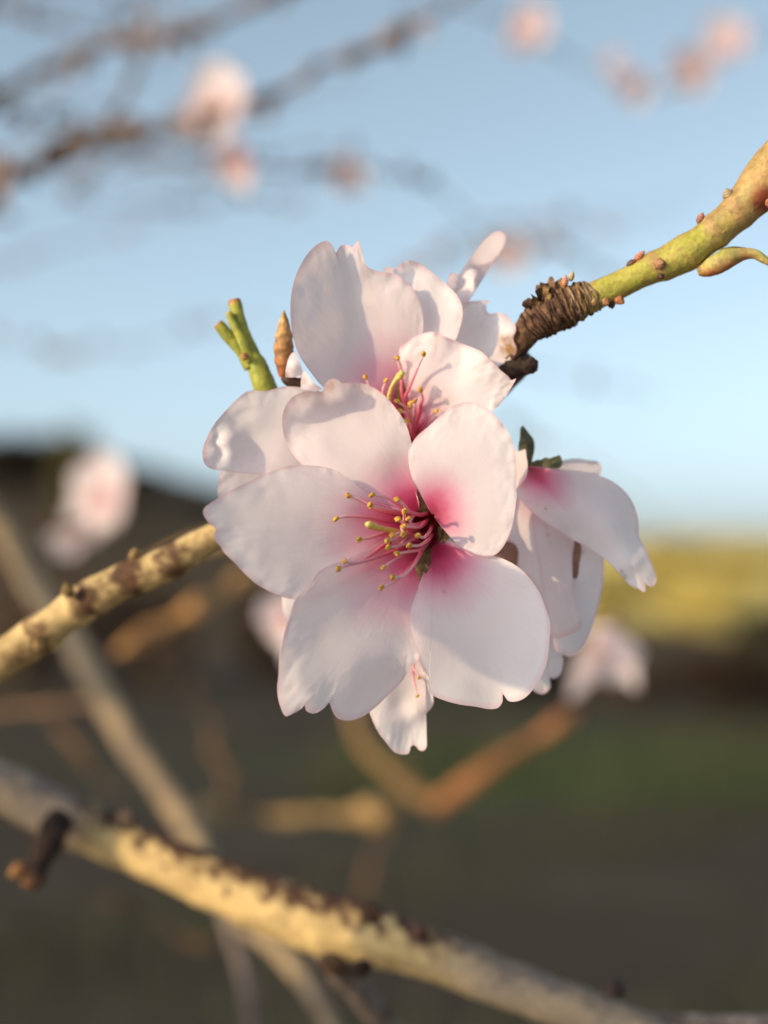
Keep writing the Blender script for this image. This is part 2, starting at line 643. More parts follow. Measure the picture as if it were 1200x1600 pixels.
# grass and weeds
M['grass'] = simple_material('grass_green', (.045, .045, .022), (.085, .10, .038), 2.0, .6, .2, .001, .25)
rg = random.Random(5)
bv, bf = [], []
for i in range(26000):
    y = 3.6 + 16 * rg.random() ** 1.3
    x = rg.uniform(-.36, .36) * y + rg.uniform(-.3, .3)
    dens = noise.noise(Vector((x * .5, y * .5, 7))) + (.5 if 9.3 < y < 13.5 and x > -.5 else -.42)
    if rg.random() > .5 + dens: continue
    h = rg.uniform(.05, .16) * (1.5 if dens > .4 else 1)
    z = ground_height(x, y) - .01
    a = rg.uniform(0, 6.28); w = rg.uniform(.003, .007)
    lx, ly = rg.uniform(-.5, .5) * h, rg.uniform(-.5, .5) * h
    n0 = len(bv)
    ca, sa = math.cos(a) * w, math.sin(a) * w
    bv += [(x - ca, y - sa, z), (x + ca, y + sa, z), (x + ca * .7 + lx * .4, y + sa * .7 + ly * .4, z + h * .6), (x - ca * .7 + lx * .4, y - sa * .7 + ly * .4, z + h * .6), (x + lx, y + ly, z + h)]
    bf += [(n0, n0 + 1, n0 + 2, n0 + 3), (n0 + 3, n0 + 2, n0 + 4)]
link('grass', mesh_from('grass', bv, bf, M['grass']), label='green weeds and grass covering the shaded ground', cat='grass', kind='stuff')


# shrubs and trees of the background
def crown_mesh(name, mat, rx, rz, n, leaf, seed, lobes=9):
    r_ = random.Random(seed)
    cs = []
    for i in range(lobes):
        a = r_.uniform(0, 6.28); q = r_.uniform(.15, .75)
        cs.append((Vector((math.cos(a) * q * rx, math.sin(a) * q * rx, rz * r_.uniform(.55, 1.45))), r_.uniform(.35, .6)))
    vs, fs = [], []
    for i in range(n):
        c, s = r_.choice(cs)
        d = Vector((r_.gauss(0, 1), r_.gauss(0, 1), r_.gauss(0, 1))).normalized() * (r_.random() ** .45)
        p = c + Vector((d.x * rx * s, d.y * rx * s, d.z * rz * s))
        if p.z < .05: continue
        a1 = Vector((r_.gauss(0, 1), r_.gauss(0, 1), r_.gauss(0, 1))).normalized()
        a2 = a1.orthogonal().normalized()
        w = leaf * r_.uniform(.6, 1.3)
        n0 = len(vs)
        vs += [p - a1 * w, p + a2 * w * .45, p + a1 * w, p - a2 * w * .45]
        fs.append((n0, n0 + 1, n0 + 2, n0 + 3))
    return mesh_from(name, vs, fs, mat, smooth=False)


def stem_mesh(name, h, rx, seed):
    r_ = random.Random(seed)
    V, Fc, Cc = [], [], []
    for i in range(7):
        a = r_.uniform(0, 6.28); q = r_.uniform(.2, .6) * rx
        pts = [Vector((0, 0, -.1)), Vector((math.cos(a) * q * .25, math.sin(a) * q * .25, h * .35)), Vector((math.cos(a) * q * .7, math.sin(a) * q * .7, h * .75)), Vector((math.cos(a) * q, math.sin(a) * q, h * 1.15))]
        v, f, u, c = tube_geo(pts, [.05 * h, .035 * h, .02 * h, .006 * h], nseg=6, sub=3, colf=lambda s, a, p, d: (.09, .065, .05))
        n0 = len(V)
        V += v; Cc += c; Fc += [tuple(x + n0 for x in ff) for ff in f]
    return mesh_from(name, V, Fc, M['bark_far'], None, Cc)


M['leaf_dark'] = simple_material('leaf_dark', (.045, .042, .025), (.09, .082, .045), 1.2, .7, .1, .001, .15)
M['leaf_brown'] = simple_material('twigs_brown', (.062, .044, .032), (.12, .085, .058), 1.2, .8, .1, .001, .1)
M['leaf_hill'] = simple_material('leaf_hill', (.048, .038, .025), (.09, .070, .042), 1.2, .7, .1, .001, .2)
M['leaf_yellow'] = simple_material('bloom_yellow', (.54, .46, .15), (.74, .63, .22), .8, .7, .1, .001, .25)
M['leaf_olive'] = simple_material('leaf_olive', (.10, .09, .025), (.22, .18, .05), .9, .7, .1, .001, .2)
crowns = {}
for key, leaf in (('leaf_dark', .16), ('leaf_brown', .13), ('leaf_yellow', .15), ('leaf_olive', .15), ('leaf_hill', .15)):
    crowns[key] = [crown_mesh('crown', M[key], 1.0, .62, 2600, leaf * .8, 100 + i * 7 + len(key), 11) for i in range(2)]
stems = stem_mesh('trunk', 1.0, 1.0, 3)
rb_ = random.Random(12)


def shrub(name, label, px, D, wpx, toppx, key, group, cat='shrub'):
    """stands on the ground at distance D; width and top row as seen in the photo"""
    x = (px - 600) / F * D
    y = D
    z = ground_height(x, y)
    w = wpx / F * D * .5
    top = EYE.z + (HORIZON - toppx) / F * D - z
    o = thing(name, (x, y, z - .05), label, cat, group)
    sx, sz = w / 1.25, top / 1.12
    o.scale = (sx, sx, sz)
    o.rotation_euler = (0, 0, rb_.uniform(0, 6.28))
    link('crown', rb_.choice(crowns[key]), o)
    link('trunk', stems, o)
    return o


for (px, D, w, top) in [(-180, 44, 230, 672), (30, 46, 200, 668), (215, 47, 170, 722), (330, 48, 150, 764), (470, 48, 190, 792), (640, 50, 190, 812), (790, 50, 180, 836)]:
    shrub('hill_bush', 'brown-olive bush on the ridge of the dark hill', px, D, w, top, 'leaf_hill', 'bushes on the ridge of the dark hill')
shrub('hill_bush', 'bush with a sunlit olive-yellow top standing out on the dark hill', 122, 42, 90, 674, 'leaf_olive', None)
for (px, D, w, top) in [(905, 50, 150, 846), (985, 48, 170, 842), (1075, 44, 190, 848), (1150, 42, 170, 858), (1260, 46, 200, 866), (1010, 38, 150, 880), (1095, 34, 190, 884), (940, 36, 130, 892), (1400, 48, 240, 860)]:
    shrub('yellow_shrub', 'sunlit yellow flowering shrub on the slope behind the drooping blossom', px, D, w, top, 'leaf_yellow', 'yellow shrubs on the slope')
for (px, D, w, top, key) in [(1225, 17, 170, 925, 'leaf_dark'), (1120, 16, 230, 1010, 'leaf_brown'), (980, 18, 210, 1020, 'leaf_brown'), (830, 19, 220, 1000, 'leaf_brown'), (640, 20, 220, 985, 'leaf_brown'), (420, 20, 200, 930, 'leaf_brown'), (240, 20, 180, 900, 'leaf_brown'), (60, 20, 240, 880, 'leaf_brown'), (-150, 20, 280, 860, 'leaf_dark'), (1360, 16, 260, 960, 'leaf_brown')]:
    shrub('low_shrub', 'low dark brown shrub on the far edge of the weedy ground' if key == 'leaf_brown' else 'low dark green shrub on the far edge of the weedy ground', px, D, w, top, key, 'low brown shrubs' if key == 'leaf_brown' else 'low dark green shrubs')

# ================================================================== wood
TAN, BROWN, GREY, DARK = (.48, .36, .17), (.20, .11, .06), (.22, .185, .17), (.055, .035, .025)
GREEN, REDTAN = (.36, .36, .055), (.42, .27, .10)


def px_tube(root, name, pts, D=None, mat='bark', **kw):
    """pts: (px, py, D metres, radius px)"""
    P3 = [PD(x, y, d) for x, y, d, r in pts]
    rad = [r * d / F for x, y, d, r in pts]
    return tube(root, name, P3, rad, M[mat], **kw)


def z2d(z): return D0 + z * ZS / 1000.0


# ---- the flowering branch: old wood from the tree, ringed joint, green shoot
FB = thing('flowering_branch', PD(-900, 1500, .42), 'slanting branch that carries the flower cluster, old bark turning into a yellow-green shoot', 'branch')
old = [(-1700, 1500, .60, 26), (-900, 1480, .42, 26), (-300, 1230, .30, 27), (-20, 1046, .236, 29), (60, 992, .234, 28), (128, 944, .232, 27), (190, 910, .230, 26), (256, 882, .228, 25), (330, 840, .2265, 21), (450, 790, .2255, 22), (560, 740, .2245, 23), (650, 690, .2235, 24), (740, 630, .2225, 24), (800, 578, .219, 23), (818, 556, .2175, 20)]
nodes_old = [(48, 1005), (128, 935), (200, 897), (276, 870)]


def old_col(s, a, p, d):
    c = TAN
    n = fbm(p, 260, 3)
    c = lerp(c, (.56, .43, .21), max(0, min(1, n)))
    if n < -.3: c = lerp(c, BROWN, min(.7, (-n - .3) * 1.6))
    for (x, y) in nodes_old:
        q = PD(x, y, .2275)
        k = 1 - sstep(.0018, .0046, (p - q).length - .0016 * fbm(p, 600))
        c = lerp(c, (.07, .035, .022), k * .95)
        k2 = 1 - sstep(.0003, .0011, abs((p - q).dot(axis_cs(.86, .5, 0)) + .0012 * fbm(p, 300)))
        c = lerp(c, (.10, .05, .03), k2 * .8)
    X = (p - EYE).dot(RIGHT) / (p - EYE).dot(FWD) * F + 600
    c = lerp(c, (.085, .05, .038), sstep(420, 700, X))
    # upper ridge keeps a dark old skin
    return c


def old_disp(s, a, p, d):
    k = 1.0
    for (x, y) in nodes_old:
        q = PD(x, y, .2275)
        k += .16 * (1 - sstep(.0, .0055, abs((p - q).dot(axis_cs(.86, .5, 0)))))
    return k


px_tube(FB, 'old_wood', old, mat='bark_smooth', nseg=40, sub=12, colf=old_col, dispf=old_disp, amp=.11, nscale=300)
for i, (x, y) in enumerate([(107, 925), (60, 1010), (206, 872), (272, 870)]):
    bud(FB, PD(x + 3, y + 8, .2285), axis_cs(-.2 + .2 * i, .8, -.4), .0028, .0011, i, 'spur', 'bark', tint=(.30, .18, .08), tip=(.40, .28, .12))

# ringed joint between old and new wood
z6 = lambda x, y: (780 + x / 6.667, 420 + y / 6.667)
ring_line = catmull([(*z6(40, 1130), 19, 19), (*z6(110, 980), 18.2, 17), (*z6(170, 850), 17.4, 20), (*z6(240, 730), 16.6, 23), (*z6(330, 610), 15.8, 27), (*z6(450, 520), 15.0, 32), (*z6(580, 450), 14.2, 34), (*z6(700, 395), 13.6, 33), (*z6(830, 340), 13.0, 30), (*z6(930, 300), 12.6, 27), (*z6(990, 275), 12.4, 25)], 8)
jp = [P(c[0], c[1], c[2]) for c in ring_line]
jr = [(c[3] - 1.5) * mm for c in ring_line]


def joint_col(s, a, p, d):
    n = fbm(p, 900, 3)
    return lerp((.075, .038, .027), (.19, .11, .06), max(0, min(1, .5 + n)))


v, f, u, c = tube_geo(jp[::3], jr[::3], nseg=36, sub=6, colf=joint_col, amp=.10, nscale=700)
JT = link('ringed_joint', mesh_from('ringed_joint', rel(v, FB), f, M['bark'], u, c), FB, 'dark joint wrapped in rings of peeling bark')
rr2 = random.Random(8)
nring = 26
for i in range(nring):
    s = .40 + .57 * i / (nring - 1)
    k = s * (len(jp) - 1)
    i0 = int(k)
    cpt = jp[i0].lerp(jp[min(i0 + 1, len(jp) - 1)], k - i0)
    rad = jr[i0] * rr2.uniform(.99, 1.06)
    ax = (jp[min(i0 + 2, len(jp) - 1)] - jp[max(i0 - 2, 0)]).normalized()
    ax = (ax + Vector((rr2.uniform(-.16, .16), rr2.uniform(-.16, .16), rr2.uniform(-.16, .16)))).normalized()
    a1 = ax.orthogonal().normalized(); a2 = ax.cross(a1)
    a0, a9 = rr2.uniform(0, 6.28), rr2.uniform(3.0, 6.4)
    pts, rads = [], []
    for q in range(13):
        a = a0 + a9 * q / 12
        w = 1 + .05 * noise.noise(Vector((a * 1.3, i * 2.2, 0))) + (.05 if q in (0, 12) else 0)
        pts.append(cpt + (a1 * math.cos(a) + a2 * math.sin(a)) * rad * w + ax * .0005 * noise.noise(Vector((a, i, 4))))
        rads.append(mm * rr2.uniform(1.2, 3.0) * (.4 if q in (0, 12) else 1))
    warm = rr2.random() * sstep(.5, .82, s)
    cc = lerp((.07, .036, .026), rr2.choice([(.34, .20, .085), (.26, .15, .07), (.42, .31, .18)]), warm)
    tube(FB, 'bark_ring', pts, rads, M['bark'], nseg=7, sub=3, parent=JT, colf=lambda s, a, p, d, cc=cc: cc, amp=.25, nscale=1500)
# flaking crust with small pink buds on its upper edge
for i, (x, y, z, L, w) in enumerate([(300, 330, 12, 10, 7), (430, 180, 12.5, 13, 8), (480, 165, 11.5, 12, 7), (540, 150, 12.2, 12, 8), (600, 140, 12, 11, 7), (660, 150, 12.6, 10, 7), (420, 240, 11, 12, 6), (500, 210, 11, 14, 6), (370, 290, 12, 10, 6), (800, 150, 11.8, 9, 6)]):
    x0, y0 = z6(x, y + 70)
    rot = rr2.uniform(-.7, .2)
    ol = []
    for q in range(10):
        a = 2 * math.pi * q / 10
        rx, ry = w * rr2.uniform(.4, 1.5), L * rr2.uniform(.5, 1.4)
        X, Y = math.cos(a) * rx, math.sin(a) * ry
        ol.append((x0 + X * math.cos(rot) - Y * math.sin(rot), y0 - 5 + X * math.sin(rot) + Y * math.cos(rot)))
    cz = [(x0, y0, z)] + [(*o, z + rr2.uniform(-1.4, 1.4)) for o in ol[::2]]
    o = petal(FB, (x0, y0), ol + [ol[0]], cz, 'bark_flake', M['bark'], nr=6, sub=3, ripple=.5, edge=.4, seed=60 + i)
    me = o.data
    base = rr2.choice([(.17, .10, .05), (.24, .15, .07), (.10, .055, .035)])
    at = me.color_attributes['col']
    at.data.foreach_set('color', np.tile(np.array([*base, 1.0], np.float32), len(me.vertices)))
    o.parent = JT
for (x, y, dx, dy, L, r, t1, t2) in [(680, 190, .1, 1, 20, 6.5, (.60, .20, .12), (.62, .30, .18)), (740, 130, .25, .9, 17, 5.5, (.50, .34, .12), (.62, .50, .26)), (800, 190, .5, .6, 12, 5, (.14, .08, .05), (.2, .12, .07))]:
    bud(FB, P(*z6(x, y), 11.5), axis_cs(dx, dy, -.2), L * mm, r * mm, x, tint=t1, tip=t2)
# dead stub under the joint
sp = [P(*z6(60, 1080), 18), P(*z6(180, 1035), 16), P(*z6(280, 1020), 15), P(*z6(355, 1008), 14.4), P(*z6(398, 1010), 14.2)]
tube(FB, 'dead_stub', sp, [15 * mm, 15 * mm, 13.5 * mm, 12.5 * mm, 9 * mm], M['bark'], nseg=24, sub=8,
     colf=lambda s, a, p, d: lerp((.02, .013, .012), (.045, .028, .02), max(0, min(1, .5 + fbm(p, 900)))), amp=.28, nscale=900)

# green shoot
d6 = lambda x, y: (780 + x / 2.857, 220 + y / 2.857)
shoot = [(*d6(330, 735), 13.0, 25), (*d6(400, 705), 12.4, 24), (*d6(480, 668), 12.2, 22.5), (*d6(560, 632), 12.0, 22), (*d6(640, 590), 11.8, 23.5), (*d6(700, 562), 11.6, 25.5), (*d6(760, 538), 11.4, 27.5), (*d6(840, 496), 11.0, 30.5), (*d6(900, 455), 10.6, 27), (*d6(970, 400), 10.2, 27.5), (*d6(1040, 338), 9.8, 28.5), (*d6(1100, 280), 9.4, 32), (*d6(1160, 215), 9.0, 38), (*d6(1230, 130), 8.6, 41), (*d6(1340, 0), 8, 38), (*d6(1500, -180), 6, 34), (*d6(1800, -420), 3, 26), (*d6(2100, -600), 0, 16)]
shoot_nodes = [(700, 545, 1), (945, 375, 1), (1030, 270, .8)]


def shoot_col(s, a, p, d):
    rx = p - EYE
    X = rx.dot(RIGHT) / rx.dot(FWD) * F + 600
    Y = 800 - rx.dot(UP) / rx.dot(FWD) * F
    n = fbm(p, 380, 3); n2 = fbm(p + Vector((3, 1, 2)), 1500, 2)
    k = sstep(1090, 1150, X + 28 * n)
    c = lerp(lerp(GREEN, (.42, .38, .085), max(0, min(1, .4 + n))), lerp(REDTAN, (.36, .30, .10), max(0, min(1, .5 + n))), k)
    red = sstep(.15, .6, n2 + .4 * n - .1)
    c = lerp(c, (.30, .15, .06), .5 * red)
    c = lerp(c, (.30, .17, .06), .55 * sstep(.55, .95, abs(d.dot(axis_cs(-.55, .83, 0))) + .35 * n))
    for (nx, ny, st) in shoot_nodes:
        q = d6(nx, ny)
        dd = abs((X - q[0]) * .80 - (Y - q[1]) * .62) + 3 * n2
        al = abs((X - q[0]) * .62 + (Y - q[1]) * .80)
        el = math.hypot(dd / 13.0, al / 24.0) + .22 * n2 + .2 * n
        c = lerp(c, (.38, .24, .11), (1 - sstep(.45, 1.05, el)) * .6 * st)
        c = lerp(c, (.13, .065, .035), (1 - sstep(0, .13, abs(el - .85))) * .65 * st * sstep(-6, 8, Y - q[1]))
        c = lerp(c, (.33, .20, .09), (1 - sstep(0, 22, abs(dd))) * .35 * st)
    q = d6(1190, 265)
    c = lerp(c, (.26, .06, .03), 1 - sstep(10, 34, math.hypot(X - q[0], Y - q[1])))
    return c


def shoot_disp(s, a, p, d):
    rx = p - EYE
    X = rx.dot(RIGHT) / rx.dot(FWD) * F + 600
    Y = 800 - rx.dot(UP) / rx.dot(FWD) * F
    k = 1.0
    for (nx, ny, st) in shoot_nodes:
        q = d6(nx, ny)
        dd = (X - q[0]) * .80 - (Y - q[1]) * .62
        k += .07 * st * math.exp(-(dd / 9) ** 2)
    return k


tube(FB, 'green_shoot', [P(x, y, z) for x, y, z, r in shoot], [r * mm for x, y, z, r in shoot], M['shoot'], label='smooth yellow-green shoot with leaf scars',
     nseg=48, sub=14, colf=shoot_col, dispf=shoot_disp, amp=.035, nscale=300)
for (x, y, z, dx, dy, dz, L, r, t1, t2) in [
    (705, 558, 9.9, .3, .1, -1, 22, 12, (.30, .15, .08), (.40, .22, .12)),
    (714, 588, 10.4, .1, -.7, -.8, 17, 9, (.07, .035, .025), (.12, .06, .04)),
    (604, 540, 11, .75, .8, -.2, 24, 7, (.50, .17, .09), (.58, .25, .13)),
    (570, 562, 11, .7, .5, -.2, 20, 7, (.12, .06, .04), (.2, .1, .06)),
    (890, 372, 10, .3, .9, -.3, 20, 8, (.32, .14, .09), (.42, .2, .13)),
    (965, 388, 8.9, -.4, .5, -1, 18, 14, (.44, .32, .17), (.5, .38, .22)),
    (985, 410, 8.9, .2, -.1, -1, 18, 12, (.45, .2, .09), (.5, .28, .14)),
    (980, 430, 9.4, -.3, -.8, -.8, 16, 10, (.14, .08, .05), (.25, .14, .08)),
    (1034, 262, 9, -.5, .9, -.3, 20, 12, (.34, .24, .12), (.42, .32, .18)),
    (1200, 270, 7, .3, -.2, -1, 18, 12, (.42, .15, .08), (.5, .24, .12)),
    (518, 700, 11.2, .8, -.6, -.4, 19, 9, (.42, .16, .08), (.5, .22, .1)),
    (466, 712, 10.9, .5, -.6, -.8, 14, 9, (.34, .16, .07), (.4, .22, .1)),
    (496, 712, 12, .2, -.9, -.3, 16, 8, (.06, .035, .03), (.1, .06, .04)),
    (425, 716, 10.6, -.2, -.2, -1, 12, 10, (.34, .2, .09), (.42, .28, .12))]:
    bud(FB, P(*d6(x, y), z), axis_cs(dx, dy, dz), L * mm, r * mm, x, tint=t1, tip=t2)
# leaf bud leaving the shoot
lb = [(890, 582, 10.4, 8), (925, 572, 9.6, 13), (960, 556, 8.8, 17), (1010, 530, 8.4, 17), (1060, 512, 8.2, 13), (1100, 503, 8, 9.5), (1140, 506, 7.8, 8), (1180, 528, 7.6, 6.5), (1230, 560, 7.4, 4), (1270, 590, 7.2, 1.2)]


def lb_col(s, a, p, d):
    n = fbm(p, 700, 3)
    c = lerp((.34, .30, .07), (.44, .38, .14), max(0, min(1, .5 + n)))
    low = max(0, -d.dot(UP))
    c = lerp(c, (.40, .12, .05), min(1, (low * .9 + .35 * n) * (1 - sstep(.55, .8, s))))
    return lerp(c, (.34, .13, .05), sstep(.78, .9, s))


tube(FB, 'leaf_bud', [P(*d6(x, y), z) for x, y, z, r in lb], [r * mm for x, y, z, r in lb], M['shoot'], nseg=20, sub=8, colf=lb_col, amp=.10, nscale=600)
bud(FB, P(*d6(885, 580), 9.8), axis_cs(.7, .25, -.3), 20 * mm, 8 * mm, 5, 'bud_scale', tint=(.36, .22, .10), tip=(.5, .34, .15))
bud(FB, P(*d6(935, 575), 8.8), axis_cs(.8, .25, -.3), 24 * mm, 10 * mm, 6, 'bud_scale', tint=(.30, .08, .035), tip=(.5, .24, .1))
tube(FB, 'leaf_tip', [P(*d6(985, 490), 8.6), P(*d6(1040, 480), 8.6), P(*d6(1100, 478), 8.6)], [3.4 * mm, 3.4 * mm, .8 * mm], M['shoot'], nseg=8, sub=4,
     colf=lambda s, a, p, d: (.12, .11, .04))

# ---- green stub with pruned prongs, behind the cluster
GS = thing('green_stub', P(425, 640, 16), 'short yellow-green side shoot with three cut brown-tipped prongs', 'shoot')


def prong(name, pts, tip):
    tube(GS, name, [P(*g7_(x, y), z) for x, y, z, r in pts], [r / 5.2 * mm for x, y, z, r in pts], M['shoot'], nseg=16, sub=6,
         colf=lambda s, a, p, d: lerp(lerp(GREEN, (.25, .28, .05), max(0, min(1, .5 + fbm(p, 700)))), tip, sstep(.72, .98, s)), amp=.09, nscale=700)


g7_ = lambda x, y: (310 + x / 6.0, 440 + y / 6.0)
prong('stem', [(1400, 2000, 28, 120), (900, 1500, 24, 115), (700, 1150, 20, 105), (620, 980, 18, 100), (555, 800, 18, 88), (500, 690, 18, 66), (470, 640, 18, 40)], (.3, .3, .06))
prong('prong', [(500, 800, 18, 70), (400, 650, 17.5, 54), (300, 540, 17, 50), (215, 430, 16.6, 52), (178, 392, 16.4, 44)], (.42, .26, .07))
prong('prong', [(560, 800, 18.5, 66), (490, 640, 18.6, 62), (420, 480, 18.8, 58), (375, 330, 19, 55), (345, 215, 19, 60), (335, 168, 19, 50)], (.40, .15, .05))
prong('prong', [(500, 760, 17.5, 60), (410, 560, 17, 52), (340, 420, 17, 40), (298, 330, 17, 32), (286, 285, 17, 26)], (.48, .34, .08))
bud(GS, P(*g7_(440, 715), 15.5), axis_cs(-.2, .4, -1), 12 * mm, 8 * mm, 2, tint=(.40, .26, .08), tip=(.4, .2, .08))

# ---- the tree that carries everything, beside the picture
TX, TY = -.62, .80
TR = thing('almond_tree', (TX, TY, 0), 'grey-brown almond tree standing beside the branches', 'tree')


def tr_col(s, a, p, d):
    n = fbm(p, 14, 4)
    return lerp((.14, .10, .075), (.30, .24, .17), max(0, min(1, .5 + n)))


tube(TR, 'trunk', [Vector((TX, TY, z)) + Vector((.02 * math.sin(z * 3), .02 * math.cos(z * 2.3), 0)) for z in (-.1, .05, .3, .7, 1.1, 1.5, 1.9, 2.3)],
     [.11, .085, .07, .062, .056, .05, .04, .028], M['bark_far'], nseg=28, sub=8, colf=tr_col, amp=.2, nscale=14)


def T(z): return Vector((TX + .02 * math.sin(z * 3), TY + .02 * math.cos(z * 2.3), z))


def bark_col(base, dark, thr=.1, sc_=120, moss=None, top=.25):
    def fn(s, a, p, d):
        n = fbm(p, sc_, 4)
        c = lerp(base, tuple(x * 1.2 for x in base), max(0, min(1, .5 + n)))
        c = lerp(c, dark, .75 * sstep(thr, thr + .45, -n))
        if moss:
            c = lerp(c, moss, sstep(top, top + .35, d.dot(Vector((0, 0, 1))) + .7 * fbm(p, 420, 4)))
        return c
    return fn


def limb(name, label, first, pts, colf, cat='branch', group=None, mat='bark', nseg=20, sub=8, amp=.12, nscale=160, part='stem', spurs=()):
    """a branch: world start point + photo-placed points (px, py, D, radius px)"""
    P3 = [PD(x, y, d) for x, y, d, r in pts]
    rad = [r * d / F for x, y, d, r in pts]
    if first is not None:
        P3 = [first] + P3
        rad = [rad[0] * 1.15] + rad
    root = thing(name, P3[0], label, cat, group)
    tube(root, part, P3, rad, M[mat], nseg=nseg, sub=sub, colf=colf, amp=amp, nscale=nscale)
    for i, (x, y, d, dx, dy, dz, L, r, t1) in enumerate(spurs):
        px_ = d / F
        bud(root, PD(x, y, d), axis_cs(dx, dy, dz), L * px_, r * px_, i + 1, 'spur', 'bark', tint=t1, tip=tuple(q * 1.25 for q in t1))
    return root


# lower thick branch
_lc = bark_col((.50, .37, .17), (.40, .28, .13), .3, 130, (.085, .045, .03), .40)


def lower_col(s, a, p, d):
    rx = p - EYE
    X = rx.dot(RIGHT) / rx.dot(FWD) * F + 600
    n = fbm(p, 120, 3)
    g = max(sstep(640, 760, X + 60 * n), 1 - sstep(60, 190, X + 60 * n))  # greyer bark at both ends: the branch's shade put into its colour
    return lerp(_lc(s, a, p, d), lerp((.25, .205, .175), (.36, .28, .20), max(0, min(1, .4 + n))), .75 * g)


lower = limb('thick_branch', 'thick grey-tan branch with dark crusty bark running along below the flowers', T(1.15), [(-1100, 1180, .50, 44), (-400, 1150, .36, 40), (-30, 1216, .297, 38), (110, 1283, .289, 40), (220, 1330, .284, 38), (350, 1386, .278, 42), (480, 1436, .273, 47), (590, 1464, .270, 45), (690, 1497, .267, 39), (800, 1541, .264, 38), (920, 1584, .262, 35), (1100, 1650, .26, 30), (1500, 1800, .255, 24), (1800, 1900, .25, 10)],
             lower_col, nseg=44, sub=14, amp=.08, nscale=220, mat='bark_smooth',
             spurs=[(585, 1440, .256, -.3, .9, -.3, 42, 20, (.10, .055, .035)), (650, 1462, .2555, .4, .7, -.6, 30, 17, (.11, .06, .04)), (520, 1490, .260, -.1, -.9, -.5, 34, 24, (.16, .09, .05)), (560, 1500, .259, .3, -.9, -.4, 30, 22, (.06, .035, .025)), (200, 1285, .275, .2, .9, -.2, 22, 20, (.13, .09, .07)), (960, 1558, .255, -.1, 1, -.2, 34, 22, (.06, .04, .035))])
# knobbly spur on it
tube(lower, 'spur', [PD(96, 1282, .280), PD(75, 1315, .276), PD(62, 1345, .274), PD(52, 1372, .273), PD(44, 1384, .273)], [23 * .28 / F, 21 * .28 / F, 17 * .28 / F, 20 * .28 / F, 12 * .28 / F], M['bark'], 'dark knobbly spur', nseg=18, sub=6,
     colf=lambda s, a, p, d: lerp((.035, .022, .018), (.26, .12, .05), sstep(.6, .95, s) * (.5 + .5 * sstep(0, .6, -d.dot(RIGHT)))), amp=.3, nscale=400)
bud(lower, PD(38, 1350, .272), axis_cs(-.7, -.6, -.3), 30 * .27 / F, 13 * .27 / F, 3, 'spur', 'bark', tint=(.34, .16, .07), tip=(.4, .2, .08))
tube(lower, 'twig', [PD(930, 1586, .263), PD(1000, 1594, .262), (PD(1100, 1598, .262)), PD(1180, 1600, .262), PD(1300, 1585, .262)], [16 * .262 / F, 13 * .262 / F, 13 * .262 / F, 15 * .262 / F, 8 * .262 / F], M['bark'], nseg=16, sub=8,
     colf=bark_col((.24, .19, .16), DARK, .1, 160), amp=.22, nscale=300)
tube(lower, 'twig', [PD(505, 1470, .276), PD(545, 1530, .285), PD(585, 1580, .292), PD(640, 1650, .30), PD(700, 1750, .30)], [26 * .28 / F, 22 * .28 / F, 19 * .29 / F, 17 * .29 / F, 9 * .3 / F], M['bark'], nseg=16, sub=8,
     colf=bark_col((.2, .16, .14), DARK, .05, 160), amp=.2, nscale=250)

limb('blurred_branch', 'grey branch slanting steeply down behind the thick lower branch', T(1.62), [(-900, 560, .60, 21), (-200, 700, .535, 20), (-20, 800, .54, 20), (60, 925, .54, 20), (112, 1000, .53, 19), (155, 1080, .52, 18), (205, 1165, .51, 19), (255, 1235, .50, 18), (295, 1295, .49, 18), (325, 1350, .48, 17), (370, 1430, .46, 14), (450, 1500, .45, 13), (500, 1570, .44, 13), (540, 1660, .43, 10), (600, 1760, .43, 6)],
     bark_col((.38, .29, .18), (.25, .19, .15), .1, 70), nscale=120, amp=.2)
limb('thin_grey_twig', 'thin grey twig hanging straight down under the thick branch', PD(340, 1385, .47), [(360, 1450, .46, 11), (385, 1530, .46, 12), (395, 1610, .46, 12), (400, 1750, .46, 8)], bark_col((.20, .165, .15), DARK, .2, 120))
fk = limb('forked_orange_twig', 'forked reddish twig bent like a V under the hanging petals', T(1.22), [(-300, 1240, .9, 8), (0, 1036, .82, 8), (330, 846, .75, 9), (440, 850, .73, 10), (505, 960, .715, 9), (545, 1080, .70, 9), (566, 1160, .70, 11), (620, 1213, .70, 12), (660, 1247, .70, 15), (690, 1268, .70, 13)],
     bark_col((.34, .21, .09), (.22, .13, .06), .2, 80), amp=.3, nscale=130)
px_tube(fk, 'side_twig', [(672, 1262, .70, 14), (715, 1236, .695, 15), (770, 1194, .69, 14), (815, 1166, .69, 9), (850, 1146, .69, 9), (885, 1120, .69, 12), (905, 1106, .69, 5)], mat='bark', nseg=16, sub=8, colf=bark_col((.34, .155, .065), (.2, .1, .05), .2, 80), amp=.3, nscale=130)
limb('orange_twig', 'straight tan twig with pale knot at its end below the flowers', PD(295, 1295, .49), [(310, 1276, .58, 9), (350, 1268, .72, 12), (390, 1274, .72, 7), (450, 1278, .72, 10), (500, 1272, .72, 7), (545, 1274, .72, 9), (580, 1270, .72, 21), (600, 1268, .72, 21), (618, 1268, .72, 8)],
     bark_col((.42, .28, .12), (.22, .14, .08), .05, 60), amp=.3, nscale=130)
limb('knobby_twig', 'short knobby orange twig rising behind the pale left petal', PD(500, 960, .715), [(470, 880, .69, 9), (420, 893, .67, 8), (378, 905, .655, 14), (345, 930, .64, 6), (305, 950, .62, 16), (275, 968, .615, 8), (235, 988, .61, 13), (198, 1010, .60, 11), (180, 1020, .60, 4)],
     bark_col((.54, .29, .11), (.3, .16, .08), .15, 90), amp=.3, nscale=130)
